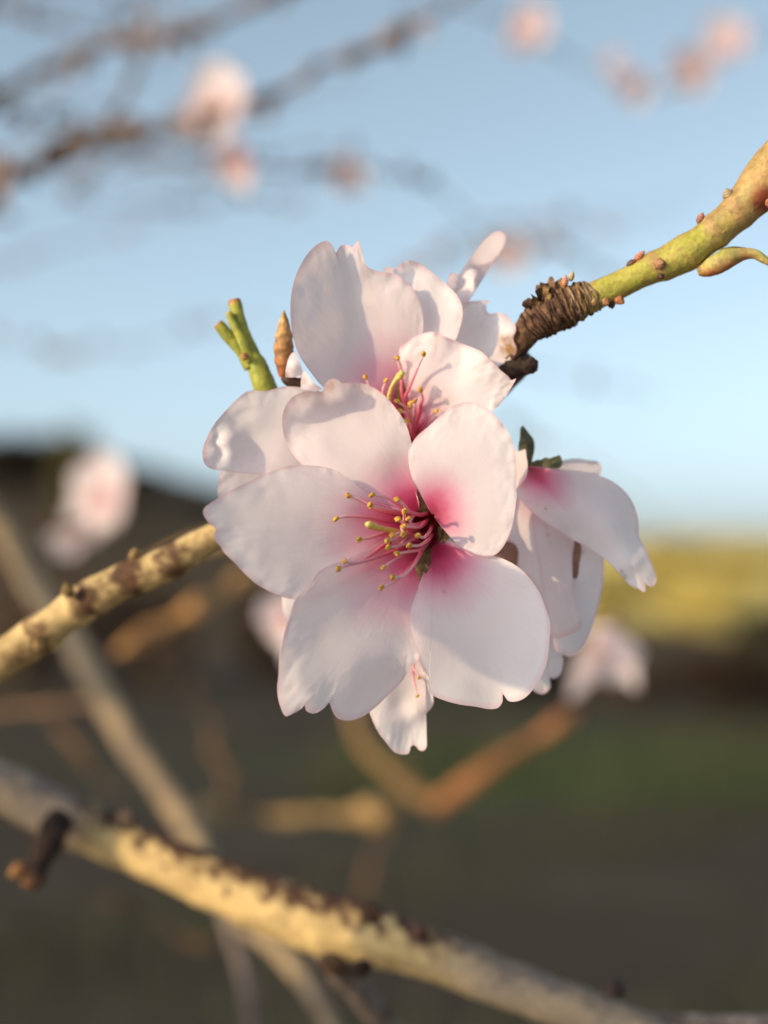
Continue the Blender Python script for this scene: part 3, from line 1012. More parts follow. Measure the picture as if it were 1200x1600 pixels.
limb('thin_brown_twig', 'thin dull brown twig behind the grey slanting branch', PD(160, 1090, .52), [(140, 1096, .58, 5), (80, 1105, .64, 7), (0, 1112, .66, 6), (-100, 1130, .68, 4)], bark_col((.2, .12, .07), DARK, .1, 90), amp=.3, nscale=130)
limb('thin_brown_twig', 'short brown twig carrying the large blurred blossom before the hill', PD(-20, 800, .54), [(40, 815, .58, 6), (90, 826, .64, 7), (150, 806, .67, 6), (172, 790, .67, 6)], bark_col((.26, .15, .08), DARK, .1, 90), amp=.3, nscale=130)
rt = random.Random(77)
for (x0, y0, x1, y1, D, lab) in [(70, 1100, 180, 1240, .62, 'short dull twig between the grey slanting branch and the thick branch'), (150, 1400, 330, 1480, .60, 'dull knotted twig under the thick branch'), (300, 1060, 360, 1240, .75, 'faint brown twig crossing above the straight tan twig'), (640, 1180, 560, 1420, .85, 'faint brown twig hanging from the V-shaped twig')]:
    pts = [(x0 + (x1 - x0) * t / 5 + rt.uniform(-8, 8), y0 + (y1 - y0) * t / 5 + rt.uniform(-8, 8), D, rt.choice([4, 6, 9])) for t in range(6)]
    limb('faint_twig', lab, None, pts, bark_col((.18, .11, .06), DARK, .1, 90), amp=.3, nscale=130, nseg=10)

# upper branches against the sky
UPG = 'bare branches against the sky'


def knotty(pts, seed, step=26, a=.55):
    """swollen knots and short spurs every few centimetres"""
    r_ = random.Random(seed)
    out = catmull(pts, 4)
    res = []
    for i, p in enumerate(out):
        k = 1 + a * (1 if i % 3 == 1 and r_.random() < .6 else -.25)
        res.append((p[0] + r_.uniform(-3, 3), p[1] + r_.uniform(-4, 4), p[2], p[3] * k))
    return res


def spurs_on(pts, seed, n, L=34, t=(.13, .085, .06)):
    r_ = random.Random(seed)
    out = []
    vis = [p for p in pts if -60 < p[0] < 1260]
    for i in range(n):
        x, y, D, r = r_.choice(vis)
        out.append((x, y, D - .002, r_.uniform(-.7, .9), r_.choice([-1, 1]) * r_.uniform(.4, 1), r_.uniform(-.6, .3), L * r_.uniform(.5, 1.3), 9 * r_.uniform(.6, 1.2), t if r_.random() < .6 else (.42, .24, .12)))
    return out


def sky_limb(name, label, first, pts, seed, base=(.22, .145, .095), dark=(.085, .055, .042), ns=10, L=34, nseg=12):
    kp = knotty(pts, seed)
    return limb(name, label, first, kp, bark_col(base, dark, -.1, 110), group=UPG, amp=.28, nscale=160, nseg=nseg, sub=3, spurs=spurs_on(kp, seed + 1, ns, L))


sky_limb('sky_branch', 'brown branch against the sky that carries the big blurred blossom pair', T(1.72), [(-900, 520, .72, 17), (-100, 345, .62, 17), (0, 290, .61, 18), (65, 250, .605, 15), (150, 212, .60, 17), (240, 203, .60, 9), (290, 192, .60, 14), (420, 152, .60, 8), (500, 108, .60, 6), (590, 70, .60, 12), (680, 20, .60, 6), (760, -30, .60, 4)], 31, ns=16, L=44)
sky_limb('sky_branch', 'grey-brown branch against the sky higher than the one with the blossom pair', T(1.85), [(-900, 380, .85, 11), (-100, 185, .72, 11), (0, 146, .70, 12), (75, 105, .70, 10), (140, 78, .70, 7), (230, 62, .70, 11), (290, 52, .70, 10), (400, 5, .70, 8), (500, -40, .7, 5)], 33, ns=12, L=40)
sky_limb('sky_twig', 'thin twig carrying the small half-open blossom below the blossom pair', PD(240, 203, .60), [(330, 240, .62, 3), (430, 268, .66, 4), (490, 266, .68, 8), (530, 262, .70, 5), (590, 268, .71, 2.5), (640, 275, .72, 5), (690, 300, .73, 2)], 35, ns=4, L=24)
sky_limb('sky_twig', 'thin twig rising steeply between the two sky branches', PD(150, 215, .60), [(185, 165, .61, 7), (205, 125, .62, 6), (225, 60, .63, 4), (230, -20, .64, 3)], 36, ns=5, L=26)
sky_limb('sky_twig', 'long thin twig over the green shoot with four small blurred blossoms', T(2.05), [(-700, -200, 1.0, 4), (0, -150, 1.0, 4), (500, -60, 1.0, 3), (760, 20, 1.0, 2.6), (860, 75, 1.05, 2.2), (1000, 140, 1.08, 2.2), (1080, 130, 1.05, 2.4), (1160, 70, 1.05, 2.2), (1300, 0, 1.05, 2)], 37, ns=6, L=18)
sky_limb('sky_twig', 'thin faint twig with one small blossom behind the twisted cream petal', PD(690, 300, .73), [(740, 350, .78, 2), (800, 400, .86, 2.2), (870, 385, .87, 6), (930, 415, .88, 4), (1000, 440, .88, 1.5)], 38, ns=4, L=20)
# finer twigs of the same crown
rt = random.Random(21)
for i in range(30):
    if i < 20:
        x0, y0, ang = rt.uniform(-260, 260), rt.uniform(-30, 330), rt.uniform(-.75, .25)
        Dd, L, r0 = rt.uniform(.62, .95), rt.uniform(180, 460), rt.uniform(2.2, 4.2)
    else:
        x0, y0, ang = rt.uniform(-200, 900), rt.uniform(250, 620), rt.uniform(-.4, .5)
        Dd, L, r0 = rt.uniform(1.2, 2.0), rt.uniform(300, 600), rt.uniform(2.2, 3.4)
    pts = []
    for q in range(6):
        t = q / 5
        pts.append((x0 + L * t * math.cos(ang), y0 + L * t * math.sin(ang) + 30 * t * t + rt.uniform(-10, 10), Dd, max(.9, r0 * (1 - .7 * t))))
    kp = knotty(pts, 300 + i, a=.7)
    limb('fine_twig', 'fine brown twig in the web of bare twigs against the sky' if i < 20 else 'faint far twig melting into the pale sky', None, kp, bark_col((.17, .11, .075), DARK, .1, 90), group='web of fine twigs' if i < 20 else 'faint far twigs', nseg=6, sub=2, amp=.2, nscale=150, mat='bark_far', spurs=spurs_on(kp, 500 + i, 4, 22))

# ---- unseen limbs added out of view on the sun side to dapple the branches
def off(px, py, D, k, dx=0, dy=0, dz=0): return PD(px, py, D) + TOSUN * k + Vector((dx, dy, dz))


def shade_limb(label, pts, rads):
    root = thing('shade_limb', pts[0], label, 'branch', 'unseen limbs added for shade')
    tube(root, 'stem', pts, rads, M['bark_far'], nseg=16, sub=6, colf=tr_col, amp=.15, nscale=60)


shade_limb('unseen grey limb added to shade the right part of the thick branch',
          [off(715, 1500, .266, .30), off(760, 1516, .265, .30), off(900, 1570, .262, .30), off(1150, 1650, .26, .30), Vector((-.45, -.15, 1.15)), Vector((-.6, -.35, .6)), Vector((-.62, -.4, -.1))],
          [.012, .017, .020, .024, .03, .04, .06])
shade_limb('unseen grey limb added to shade the left part of the thick branch',
          [T(1.28), off(-100, 1190, .30, .25, -.05, .08, -.06), off(-20, 1225, .288, .25), off(40, 1250, .284, .25), off(85, 1268, .282, .25)], [.03, .02, .016, .014, .010])
shade_limb('unseen bent grey limb added to dapple the steep grey branch',
          [T(1.95), off(20, 860, .53, .14, 0, 0, .10), off(60, 925, .53, .12), off(120, 1015, .522, .12), off(150, 1075, .516, .12), off(156, 1086, .515, .12)], [.02, .012, .010, .009, .009, .006])
# ================================================================== the in-focus blossoms
# ---- A: the open blossom facing out
A = thing('almond_blossom', P(664, 826, 9), 'wide open white blossom with magenta heart and spread stamens, lowest of the cluster facing out', 'blossom', 'blossoms of the flower cluster')
petal(A, (655, 800), [(642, 814), (600, 806), (570, 790), (513, 757), (472, 727), (453, 703), (443, 677), (441, 653), (447, 633), (460, 618), (480, 612), (503, 611), (508, 600), (515, 593), (527, 593), (533, 598), (547, 598), (560, 598), (577, 602), (600, 617), (620, 640), (633, 660), (641, 683), (645, 705), (646, 735), (648, 762), (655, 785)],
      [(655, 800, 5.5), (600, 760, 4.6), (600, 700, 4.4), (545, 700, 4.8), (500, 690, 4.9), (452, 703, 4.6), (443, 660, 4.2), (470, 660, 5.4), (500, 650, 6.4), (452, 632, 2.2), (480, 613, 1.4), (503, 612, 1.5), (520, 597, 2.4), (492, 632, 5.6), (540, 622, 6.4), (560, 602, 6.6), (600, 640, 6.4), (640, 690, 5.2), (590, 660, 5.9), (560, 650, 6.3), (620, 740, 5.2)],
      stains=[(517, 603, 14, .45), (478, 613, 12, .25), (500, 611, 8, .3)], seed=1, ripple=.45, pink=.95)
petal(A, (676, 806), [(668, 790), (657, 772), (644, 748), (638, 722), (638, 705), (643, 694), (652, 681), (671, 665), (692, 646), (708, 634), (727, 628), (741, 629), (755, 634), (769, 644), (785, 662), (797, 681), (804, 703), (807, 730), (806, 772), (804, 802), (797, 832), (785, 856), (771, 868), (748, 868), (722, 856), (702, 838), (690, 822)],
      [(676, 806, 5.8), (700, 790, 3.0), (668, 765, 3.4), (642, 715, 2.4), (655, 690, 3.0), (700, 720, 1.4), (730, 632, 3.6), (700, 650, 3.0), (760, 660, 1.6), (800, 700, .2), (806, 770, -1.0), (760, 740, .4), (740, 790, .6), (795, 835, -.8), (770, 866, .6), (720, 850, 2.4)],
      seed=2, ripple=.4, pink=1.0)
petal(A, (648, 818), [(640, 803), (622, 795), (600, 787), (583, 780), (567, 767), (547, 750), (530, 738), (513, 731), (493, 728), (470, 727), (447, 729), (423, 737), (400, 747), (377, 758), (353, 770), (333, 783), (320, 793), (317, 800), (323, 813), (337, 828), (334, 836), (338, 847), (343, 852), (350, 863), (367, 880), (383, 897), (400, 912), (413, 920), (433, 930), (450, 935), (468, 937), (500, 930), (540, 912), (580, 890), (615, 862), (638, 838)],
      [(648, 818, 5.8), (600, 812, 3.0), (540, 800, -1.0), (470, 795, -4.4), (400, 790, -7.6), (340, 800, -10.8), (318, 800, -12.2), (336, 840, -12.2), (583, 780, 2.8), (520, 733, .6), (470, 727, -1.4), (400, 747, -5.4), (365, 878, -12.0), (413, 920, -11.4), (450, 870, -7.0), (465, 936, -8.6), (540, 912, -3.0), (540, 860, -1.2), (610, 860, 2.6)],
      seed=3, ripple=.55, pink=1.05)
petal(A, (660, 846), [(646, 836), (612, 838), (566, 862), (540, 874), (523, 880), (497, 894), (485, 913), (461, 938), (453, 963), (443, 993), (437, 1024), (435, 1055), (433, 1078), (437, 1101), (446, 1119), (458, 1115), (470, 1108), (476, 1103), (478, 1110), (489, 1115), (502, 1110), (510, 1103), (514, 1098), (519, 1110), (527, 1122), (546, 1126), (566, 1120), (581, 1110), (604, 1089), (627, 1066), (642, 1043), (656, 1026), (655, 1005), (652, 985), (654, 950), (666, 905), (668, 865)],
      [(660, 846, 6.2), (600, 868, 1.6), (523, 880, -4.8), (490, 905, -8.2), (461, 938, -10.4), (440, 1010, -10.4), (433, 1078, -8.4), (446, 1119, -7.2), (470, 1070, -8.4), (500, 1000, -7.0), (560, 940, -2.8), (620, 940, 1.2), (650, 960, 1.8), (640, 1000, .2), (600, 1025, -2.6), (540, 1060, -5.6), (490, 1100, -7.4), (655, 1026, -.4), (620, 1060, 1.0), (560, 1100, -2.0), (527, 1121, -3.8), (590, 1095, .4), (510, 1080, -6.4)],
      seed=4, ripple=.5, pink=1.1)
petal(A, (678, 848), [(671, 868), (664, 895), (650, 928), (641, 955), (640, 978), (646, 1001), (656, 1028), (665, 1047), (671, 1062), (671, 1081), (677, 1087), (696, 1095), (719, 1101), (742, 1104), (765, 1108), (778, 1106), (785, 1097), (786, 1085), (794, 1095), (807, 1096), (822, 1089), (838, 1070), (849, 1051), (856, 1028), (859, 993), (860, 974), (853, 951), (842, 924), (822, 897), (807, 884), (788, 874), (773, 869), (746, 863), (711, 848), (693, 842)],
      [(678, 848, 6.0), (700, 890, 3.2), (665, 900, 3.6), (642, 960, .4), (655, 1025, -.8), (671, 1075, -.6), (700, 960, 1.4), (720, 1040, 1.2), (742, 1103, .6), (770, 1060, 1.9), (786, 1088, 1.7), (810, 1090, .4), (800, 1020, .4), (850, 1040, -1.6), (859, 985, -2.4), (780, 940, .8), (820, 900, -.6), (770, 872, 1.8)],
      stains=[(695, 927, 4, .6)], seed=5, ripple=.5, pink=1.0, edge=.08)
AX = axis_cs(-.42, -.02, -.90)
AC = P(662, 827, 7.2)
cup(A, AC, AX, .0026, .0046, P(700, 790, 24))
for ((bx, by), ol, ct, sd) in [
    ((668, 852), [(660, 858), (650, 876), (644, 893), (648, 903), (655, 917), (662, 906), (668, 893), (673, 878), (674, 862)], [(668, 852, 6.8), (650, 880, 4.6), (655, 917, 4.0), (674, 865, 5.2)], 11),
    ((664, 802), [(652, 798), (640, 790), (636, 782), (641, 770), (650, 759), (660, 770), (670, 784), (674, 796)], [(664, 802, 6.9), (650, 760, 6.6), (640, 785, 6.3), (672, 790, 6.5)], 12),
    ((684, 836), [(684, 824), (694, 822), (704, 828), (708, 836), (700, 842), (692, 850), (682, 850)], [(684, 836, 6.6), (707, 836, 5.0), (695, 823, 5.6), (690, 850, 5.6)], 13),
    ((640, 836), [(632, 828), (612, 835), (590, 846), (566, 858), (585, 861), (612, 858), (634, 848)], [(640, 836, 6.8), (600, 846, 4.4), (566, 858, 2.6), (630, 830, 5.5)], 14),
    ((632, 806), [(634, 796), (616, 790), (600, 788), (590, 790), (602, 800), (618, 810), (632, 814)], [(632, 806, 6.7), (600, 792, 4.8), (590, 790, 4.4)], 15)]:
    petal(A, (bx, by), ol, ct, 'sepal', M['sepal'], seed=sd, nr=10, ripple=.1, edge=.1)
g3 = lambda x, y: (480 + x / 4.0, 680 + y / 4.0)
for pts, z0, bow in [
    ([(265, 380), (330, 400), (440, 460), (560, 490), (640, 500)], .2, -1.2),
    ([(412, 375), (470, 380), (560, 425), (640, 480), (720, 500)], -2.6, -1.6),
    ([(403, 440), (470, 458), (560, 480), (660, 510)], -1.4, -1),
    ([(567, 405), (600, 430), (640, 478), (700, 497), (750, 490)], -4.0, -1.2),
    ([(187, 522), (240, 508), (350, 510), (480, 530), (620, 545)], -4.4, -1.6),
    ([(332, 650), (400, 640), (490, 610), (600, 590)], -5.0, -1.4),
    ([(238, 790), (300, 800), (390, 755), (480, 690), (600, 640)], -9.0, -1.6),
    ([(200, 833), (260, 812), (400, 775), (530, 730), (660, 680)], -10.5, -1.8),
    ([(478, 825), (530, 790), (600, 750), (680, 700)], -6.0, -1.6),
    ([(540, 888), (600, 880), (670, 810), (710, 730), (740, 680)], -6.0, -1.6),
    ([(470, 950), (530, 925), (610, 860), (690, 770), (735, 690)], -7.0, -1.8),
    ([(568, 738), (640, 727), (710, 712), (765, 660)], -5.0, -1),
    ([(643, 690), (700, 690), (755, 655), (780, 620)], -5.0, -1),
    ([(693, 628), (730, 640), (765, 600), (775, 570)], -4.5, -.8),
    ([(505, 660), (560, 640), (640, 600), (720, 570)], -5.4, -1),
    ([(512, 700), (580, 690), (660, 650), (730, 620)], -5.6, -1),
    ([(572, 528), (620, 560), (680, 560), (730, 545)], -4.6, -.8),
    ([(635, 525), (660, 570), (700, 575), (740, 550)], -4.2, -.8),
    ([(605, 570), (660, 575), (710, 570), (750, 530)], -5.8, -.8),
    ([(600, 615), (590, 570), (640, 590), (700, 600)], -6.0, -.5),
    ([(535, 625), (590, 610), (650, 620), (710, 610)], -5.0, -.5),
    ([(608, 480), (606, 520), (604, 580), (650, 600)], -6.2, -.5)]:
    stamen(A, [g3(*p) for p in pts], z0, 6.4, 10.5, bow)
mm = D0 / F
pst = [g3(680, 620), g3(600, 612), g3(550, 600), g3(460, 582), g3(385, 560)]
pz = [9, 4, 1, -2.5, -5.2]
pp = [P(x, y, z) for (x, y), z in zip(pst, pz)]
tube(A, 'pistil', pp + [pp[-1] + (pp[-1] - pp[-2]).normalized() * .0004], [5 * mm, 4.6 * mm, 4.5 * mm, 4.6 * mm, 6.0 * mm, 4.0 * mm], M['style'], nseg=12, sub=6)

# ---- B: the blossom above, cup turned to the sun side
B = thing('almond_blossom', P(655, 690, 20), 'upright cupped blossom above the open one, pink glowing petal rising at its back', 'blossom', 'blossoms of the flower cluster')
c1 = lambda x, y: (430 + x / 3.0, 340 + y / 3.0)
C1 = lambda L: [c1(*p) for p in L]
petal(B, c1(610, 960), C1([(520, 940), (360, 880), (230, 800), (170, 730), (110, 640), (80, 540), (71, 420), (85, 310), (115, 230), (160, 160), (210, 118), (245, 110), (266, 128), (284, 164), (300, 140), (318, 127), (340, 128), (362, 138), (376, 122), (390, 107), (394, 112), (385, 140), (400, 190), (440, 235), (500, 255), (560, 265), (620, 310), (665, 370), (690, 440), (694, 520), (690, 590), (680, 700), (650, 850)]),
      [(*c1(610, 960), 20), (*c1(560, 860), 18.4), (*c1(480, 740), 16.5), (*c1(430, 620), 15.2), (*c1(385, 480), 13.8), (*c1(360, 330), 11.8), (*c1(350, 200), 9.6), (*c1(376, 140), 7.8), (*c1(390, 108), 6.8), (*c1(330, 130), 8.6), (*c1(285, 165), 8.2), (*c1(235, 115), 5.6), (*c1(110, 250), 5.0), (*c1(72, 420), 5.2), (*c1(110, 640), 8.0), (*c1(230, 800), 12.2), (*c1(240, 450), 10.0), (*c1(250, 650), 12.0), (*c1(395, 230), 9.4), (*c1(440, 400), 12.0), (*c1(480, 560), 14.4), (*c1(520, 260), 9.6), (*c1(560, 400), 11.0), (*c1(620, 320), 10.2), (*c1(690, 450), 11.6), (*c1(600, 560), 13.6), (*c1(660, 620), 15.0)],
      seed=6, ripple=.4, pink=1.15)
petal(B, c1(660, 980), C1([(590, 760), (520, 500), (500, 330), (505, 260), (519, 228), (540, 236), (565, 236), (590, 216), (615, 203), (640, 200), (680, 215), (740, 260), (800, 312), (850, 362), (875, 412), (879, 460), (862, 530), (840, 590), (800, 680), (740, 780)]),
      [(*c1(660, 980), 21), (*c1(640, 860), 19.4), (*c1(600, 600), 16.6), (*c1(519, 228), 14.8), (*c1(640, 202), 12.0), (*c1(640, 240), 13.6), (*c1(700, 350), 13.6), (*c1(780, 400), 12.8), (*c1(878, 450), 11.2), (*c1(790, 560), 14.2), (*c1(800, 312), 12.4), (*c1(720, 480), 14.4)],
      seed=7, ripple=.35, v0=.25)
petal(B, c1(650, 1000), C1([(625, 900), (610, 780), (590, 690), (582, 620), (600, 595), (640, 568), (690, 545), (735, 535), (790, 555), (860, 585), (930, 612), (965, 628), (990, 650), (1030, 690), (1065, 722), (1090, 742), (1108, 762), (1128, 755), (1108, 795), (1080, 840), (1050, 880), (1020, 905), (960, 950), (860, 990), (750, 1020)]),
      [(*c1(650, 1000), 19.5), (*c1(680, 860), 15.5), (*c1(600, 640), 14.2), (*c1(690, 545), 12.4), (*c1(742, 540), 11.2), (*c1(745, 640), 12.0), (*c1(720, 760), 13.2), (*c1(800, 620), 11.6), (*c1(860, 590), 11.6), (*c1(900, 640), 10.9), (*c1(960, 640), 8.6), (*c1(930, 700), 9.6), (*c1(860, 740), 11.4), (*c1(1000, 720), 8.4), (*c1(1128, 755), 7.0), (*c1(1020, 900), 9.6), (*c1(1000, 820), 9.2), (*c1(840, 860), 12.4), (*c1(900, 800), 10.4), (*c1(820, 930), 13.2), (*c1(950, 890), 10.4)],
      stains=[(*c1(790, 880), 30, .22), (*c1(1090, 790), 12, .25)], seed=8, ripple=1.1, edge=.7, v0=.10)
petal(B, c1(700, 860), C1([(780, 640), (830, 590), (850, 540), (862, 470), (872, 405), (900, 393), (950, 390), (1002, 391), (990, 412), (992, 438), (1010, 450), (1050, 445), (1090, 462), (1108, 488), (1124, 500), (1128, 530), (1115, 565), (1132, 615), (1126, 640), (1108, 662), (1112, 720), (1104, 770), (1060, 830), (950, 880), (800, 900)]),
      [(*c1(700, 860), 21), (*c1(850, 540), 18.2), (*c1(872, 405), 17.6), (*c1(1000, 392), 17.2), (*c1(950, 520), 17.8), (*c1(1020, 480), 17.0), (*c1(1060, 500), 15.0), (*c1(1090, 464), 15.8), (*c1(1124, 510), 13.6), (*c1(1080, 560), 14.2), (*c1(1040, 560), 16.6), (*c1(1128, 620), 14.6), (*c1(1060, 640), 16.8), (*c1(1108, 720), 16.4), (*c1(1000, 700), 18.0)],
      stains=[(*c1(1098, 610), 22, .95), (*c1(1075, 570), 12, .7), (*c1(1110, 700), 12, .35)], seed=9, ripple=.3, v0=.25, label='white petal with crinkled, browned edge')
petal(B, c1(800, 560), C1([(800, 430), (806, 300), (815, 270), (835, 258), (856, 268), (893, 222), (930, 165), (975, 110), (1030, 66), (1060, 66), (1080, 86), (1076, 120), (1055, 160), (1020, 198), (985, 218), (944, 224), (942, 270), (928, 300), (905, 340), (878, 385), (850, 470)]),
      [(*c1(800, 560), 21), (*c1(810, 330), 19), (*c1(835, 262), 18.2), (*c1(860, 330), 21), (*c1(900, 240), 20.6), (*c1(930, 290), 17.8), (*c1(880, 385), 17.4), (*c1(940, 170), 16.5), (*c1(955, 218), 21.4), (*c1(990, 102), 15.0), (*c1(1060, 70), 20), (*c1(1070, 130), 26), (*c1(1010, 205), 26), (*c1(1010, 150), 20.0)],
      seed=10, ripple=.2, v0=.3, label='narrow twisted cream petal')
cup(B, P(655, 690, 20), axis_cs(-.35, .35, -.87), .0030, .0046, P(715, 690, 30))
g8 = lambda x, y: (540 + x / 4.286, 520 + y / 4.286)
for pts, z0, bow in [
    ([(137, 305), (180, 400), (300, 560), (430, 690)], 13.2, -1),
    ([(268, 328), (250, 400), (300, 520), (440, 690)], 12.4, -1),
    ([(348, 178), (370, 260), (380, 420), (440, 680)], 12.6, -1.2),
    ([(518, 150), (480, 240), (430, 360), (395, 450), (420, 640)], 9.2, -1),
    ([(503, 388), (515, 440), (500, 500), (470, 640)], 10.0, -1),
    ([(350, 462), (400, 500), (430, 580), (460, 690)], 9.6, -1),
    ([(367, 525), (410, 540), (440, 610), (470, 700)], 8.6, -1),
    ([(435, 478), (440, 540), (450, 610), (470, 690)], 9.4, -1),
    ([(465, 462), (470, 530), (465, 600), (475, 690)], 10.4, -1),
    ([(412, 592), (430, 620), (440, 660), (470, 720)], 8.2, -.5),
    ([(430, 500), (425, 550), (415, 610), (430, 700)], 10.4, -.5),
    ([(600, 530), (560, 570), (520, 620), (480, 700)], 12, -.5)]:
    stamen(B, [g8(*p) for p in pts], z0, 19.5, 10.0, bow)
pst = [g8(430, 690), g8(320, 560), g8(292, 470), g8(295, 400), g8(330, 325), g8(362, 290), g8(385, 262)]
pz = [20, 15, 12.2, 10.8, 9.6, 9.0, 8.6]
pp = [P(x, y, z) for (x, y), z in zip(pst, pz)]
tube(B, 'pistil', pp, [4 * mm, 3.6 * mm, 3.6 * mm, 3.6 * mm, 3.4 * mm, 6.2 * mm, 5.0 * mm], M['style'], nseg=12, sub=6, amp=.25, nscale=2500)
# inner sepal seen between the petals of B
petal(B, g8(380, 520), [g8(*p) for p in [(330, 470), (325, 420), (345, 350), (370, 315), (395, 345), (410, 400), (400, 460), (390, 500)]],
      [(*g8(380, 520), 18), (*g8(370, 320), 16.2), (*g8(330, 430), 16.8), (*g8(410, 420), 16.4)], 'sepal', M['calyx'], nr=10, ripple=.1)

ZOFF = 6.0
# ---- C: the drooping blossom on the shaded side
Cb = thing('almond_blossom', P(822, 735, 14), 'drooping side-on blossom with grey-green sepals, its bluish white petals hanging in shade', 'blossom', 'blossoms of the flower cluster')
g5 = lambda x, y: (740 + x / 3.3333, 640 + y / 3.3333)
G5 = lambda L: [g5(*p) for p in L]
petal(Cb, g5(285, 305), G5([(300, 288), (350, 290), (400, 300), (460, 311), (560, 320), (660, 345), (740, 385), (800, 440), (840, 510), (860, 590), (862, 660), (890, 710), (920, 780), (945, 850), (953, 890), (935, 920), (908, 918), (894, 897), (896, 944), (884, 951), (860, 935), (820, 920), (780, 880), (740, 830), (670, 770), (600, 722), (520, 680), (440, 630), (370, 585), (300, 530), (250, 480), (220, 418), (245, 370), (270, 330)]),
      [(*g5(285, 305), 13), (*g5(400, 300), 11.4), (*g5(400, 400), 9.2), (*g5(300, 480), 8.6), (*g5(220, 418), 10.0), (*g5(560, 320), 11.8), (*g5(560, 480), 7.6), (*g5(700, 370), 11.6), (*g5(845, 520), 11.6), (*g5(720, 600), 7.4), (*g5(520, 660), 8.6), (*g5(680, 770), 8.8), (*g5(860, 700), 9.4), (*g5(820, 800), 7.8), (*g5(800, 890), 9.8), (*g5(945, 880), 9.8), (*g5(890, 940), 9.4)],
      stains=[(*g5(375, 516), 2.5, .9), (*g5(790, 872), 6, .8), (*g5(772, 846), 4, .7)], seed=20, ripple=.4, pink=.80)
petal(Cb, g5(270, 340), G5([(250, 380), (228, 430), (215, 520), (190, 620), (163, 680), (195, 690), (222, 712), (236, 760), (230, 825), (262, 852), (310, 900), (350, 970), (388, 1060), (401, 1130), (394, 1182), (430, 1192), (490, 1176), (540, 1150), (562, 1118), (545, 1060), (525, 980), (516, 860), (516, 760), (524, 680), (480, 600), (420, 520), (330, 420)]),
      [(*g5(270, 340), 13.6), (*g5(240, 440), 12.8), (*g5(165, 680), 14.0), (*g5(232, 800), 14.6), (*g5(300, 650), 11.6), (*g5(400, 700), 11.6), (*g5(330, 940), 13.6), (*g5(400, 1150), 13.4), (*g5(450, 1000), 11.8), (*g5(550, 1120), 12.2), (*g5(516, 800), 12.6), (*g5(522, 690), 13.0), (*g5(440, 850), 11.4)],
      stains=[(*g5(388, 650), 4, .5), (*g5(395, 690), 4, .5), (*g5(378, 610), 4, .4)], seed=21, ripple=.5, v0=.2)
petal(Cb, g5(400, 430), G5([(440, 560), (520, 680), (546, 712), (536, 790), (522, 860), (505, 950), (470, 1080), (420, 1180), (412, 1225), (440, 1262), (465, 1277), (500, 1285), (560, 1250), (600, 1180), (640, 1060), (665, 960), (676, 880), (674, 772), (640, 690), (560, 560)]),
      [(*g5(400, 430), 14.5), (*g5(540, 700), 15.2), (*g5(505, 950), 15.6), (*g5(600, 850), 14.6), (*g5(674, 800), 15.8), (*g5(630, 1080), 16.2), (*g5(500, 1285), 16.6), (*g5(520, 1150), 15.6), (*g5(415, 1215), 16.8)],
      stains=[(*g5(560, 735), 8, .35)], seed=22, ripple=.4, v0=.3)
petal(Cb, g5(330, 300), G5([(420, 290), (462, 266), (500, 257), (545, 254), (600, 264), (640, 268), (660, 285), (666, 305), (656, 345), (600, 400), (480, 400), (380, 340)]),
      [(*g5(330, 300), 15), (*g5(462, 266), 17), (*g5(600, 264), 18), (*g5(665, 300), 17.6), (*g5(600, 390), 15.5), (*g5(480, 390), 14.5)],
      stains=[(*g5(612, 272), 9, .4)], seed=23, ripple=.2, v0=.25)
petal(Cb, g5(330, 900), G5([(380, 1100), (395, 1200), (430, 1235), (455, 1265), (467, 1305), (456, 1370), (440, 1392), (412, 1402), (392, 1394), (402, 1440), (386, 1468), (358, 1482), (325, 1472), (300, 1450), (240, 1400), (220, 1200), (260, 1000)]),
      [(*g5(330, 900), 17), (*g5(395, 1200), 18.0), (*g5(465, 1305), 18.8), (*g5(400, 1400), 17.8), (*g5(350, 1480), 18.6), (*g5(240, 1300), 18)],
      seed=24, ripple=.3, v0=.35)
petal(Cb, g5(180, 330), G5([(185, 230), (205, 206), (230, 216), (250, 212), (268, 207), (276, 245), (282, 290), (280, 330), (268, 362), (245, 390), (218, 412), (195, 400)]),
      [(*g5(180, 330), 12), (*g5(268, 208), 9.4), (*g5(280, 300), 9.0), (*g5(220, 410), 10.4)], seed=25, ripple=.15, v0=.45, nr=14)
cup(Cb, P(818, 748, 19), axis_cs(.45, -.75, .30), .0018, .0032, P(780, 700, 24))
petal(Cb, g5(200, 640), G5([(130, 660), (90, 740), (110, 860), (200, 900), (290, 880), (300, 760), (280, 680)]),  # brown piece added to fill the gap between the drooping petals
      [(*g5(200, 640), 20), (*g5(90, 740), 19), (*g5(200, 900), 18.6), (*g5(300, 760), 19.4)], 'bud_scale', M['scale'], nr=10, ripple=.2, label='dull brown piece added behind the gap between the petals')
petal(Cb, g5(510, 660), G5([(490, 700), (495, 800), (508, 870), (535, 880), (552, 800), (560, 710), (540, 670)]),  # second added piece, filling the narrower gap
      [(*g5(510, 660), 14), (*g5(510, 870), 14.4), (*g5(555, 740), 14.3)], 'bud_scale', M['scale'], nr=10, ripple=.2)
petal(Cb, g5(285, 290), G5([(268, 270), (240, 235), (232, 200), (240, 150), (246, 92), (258, 84), (268, 95), (290, 125), (312, 155), (318, 185), (316, 215), (306, 262), (302, 284)]),
      [(*g5(285, 290), 13), (*g5(240, 200), 12.0), (*g5(258, 90), 13.2), (*g5(316, 190), 12.6), (*g5(280, 180), 11.4)], 'sepal', M['sepal_grey'], nr=14, ripple=.2, label='erect grey-green downy sepal')
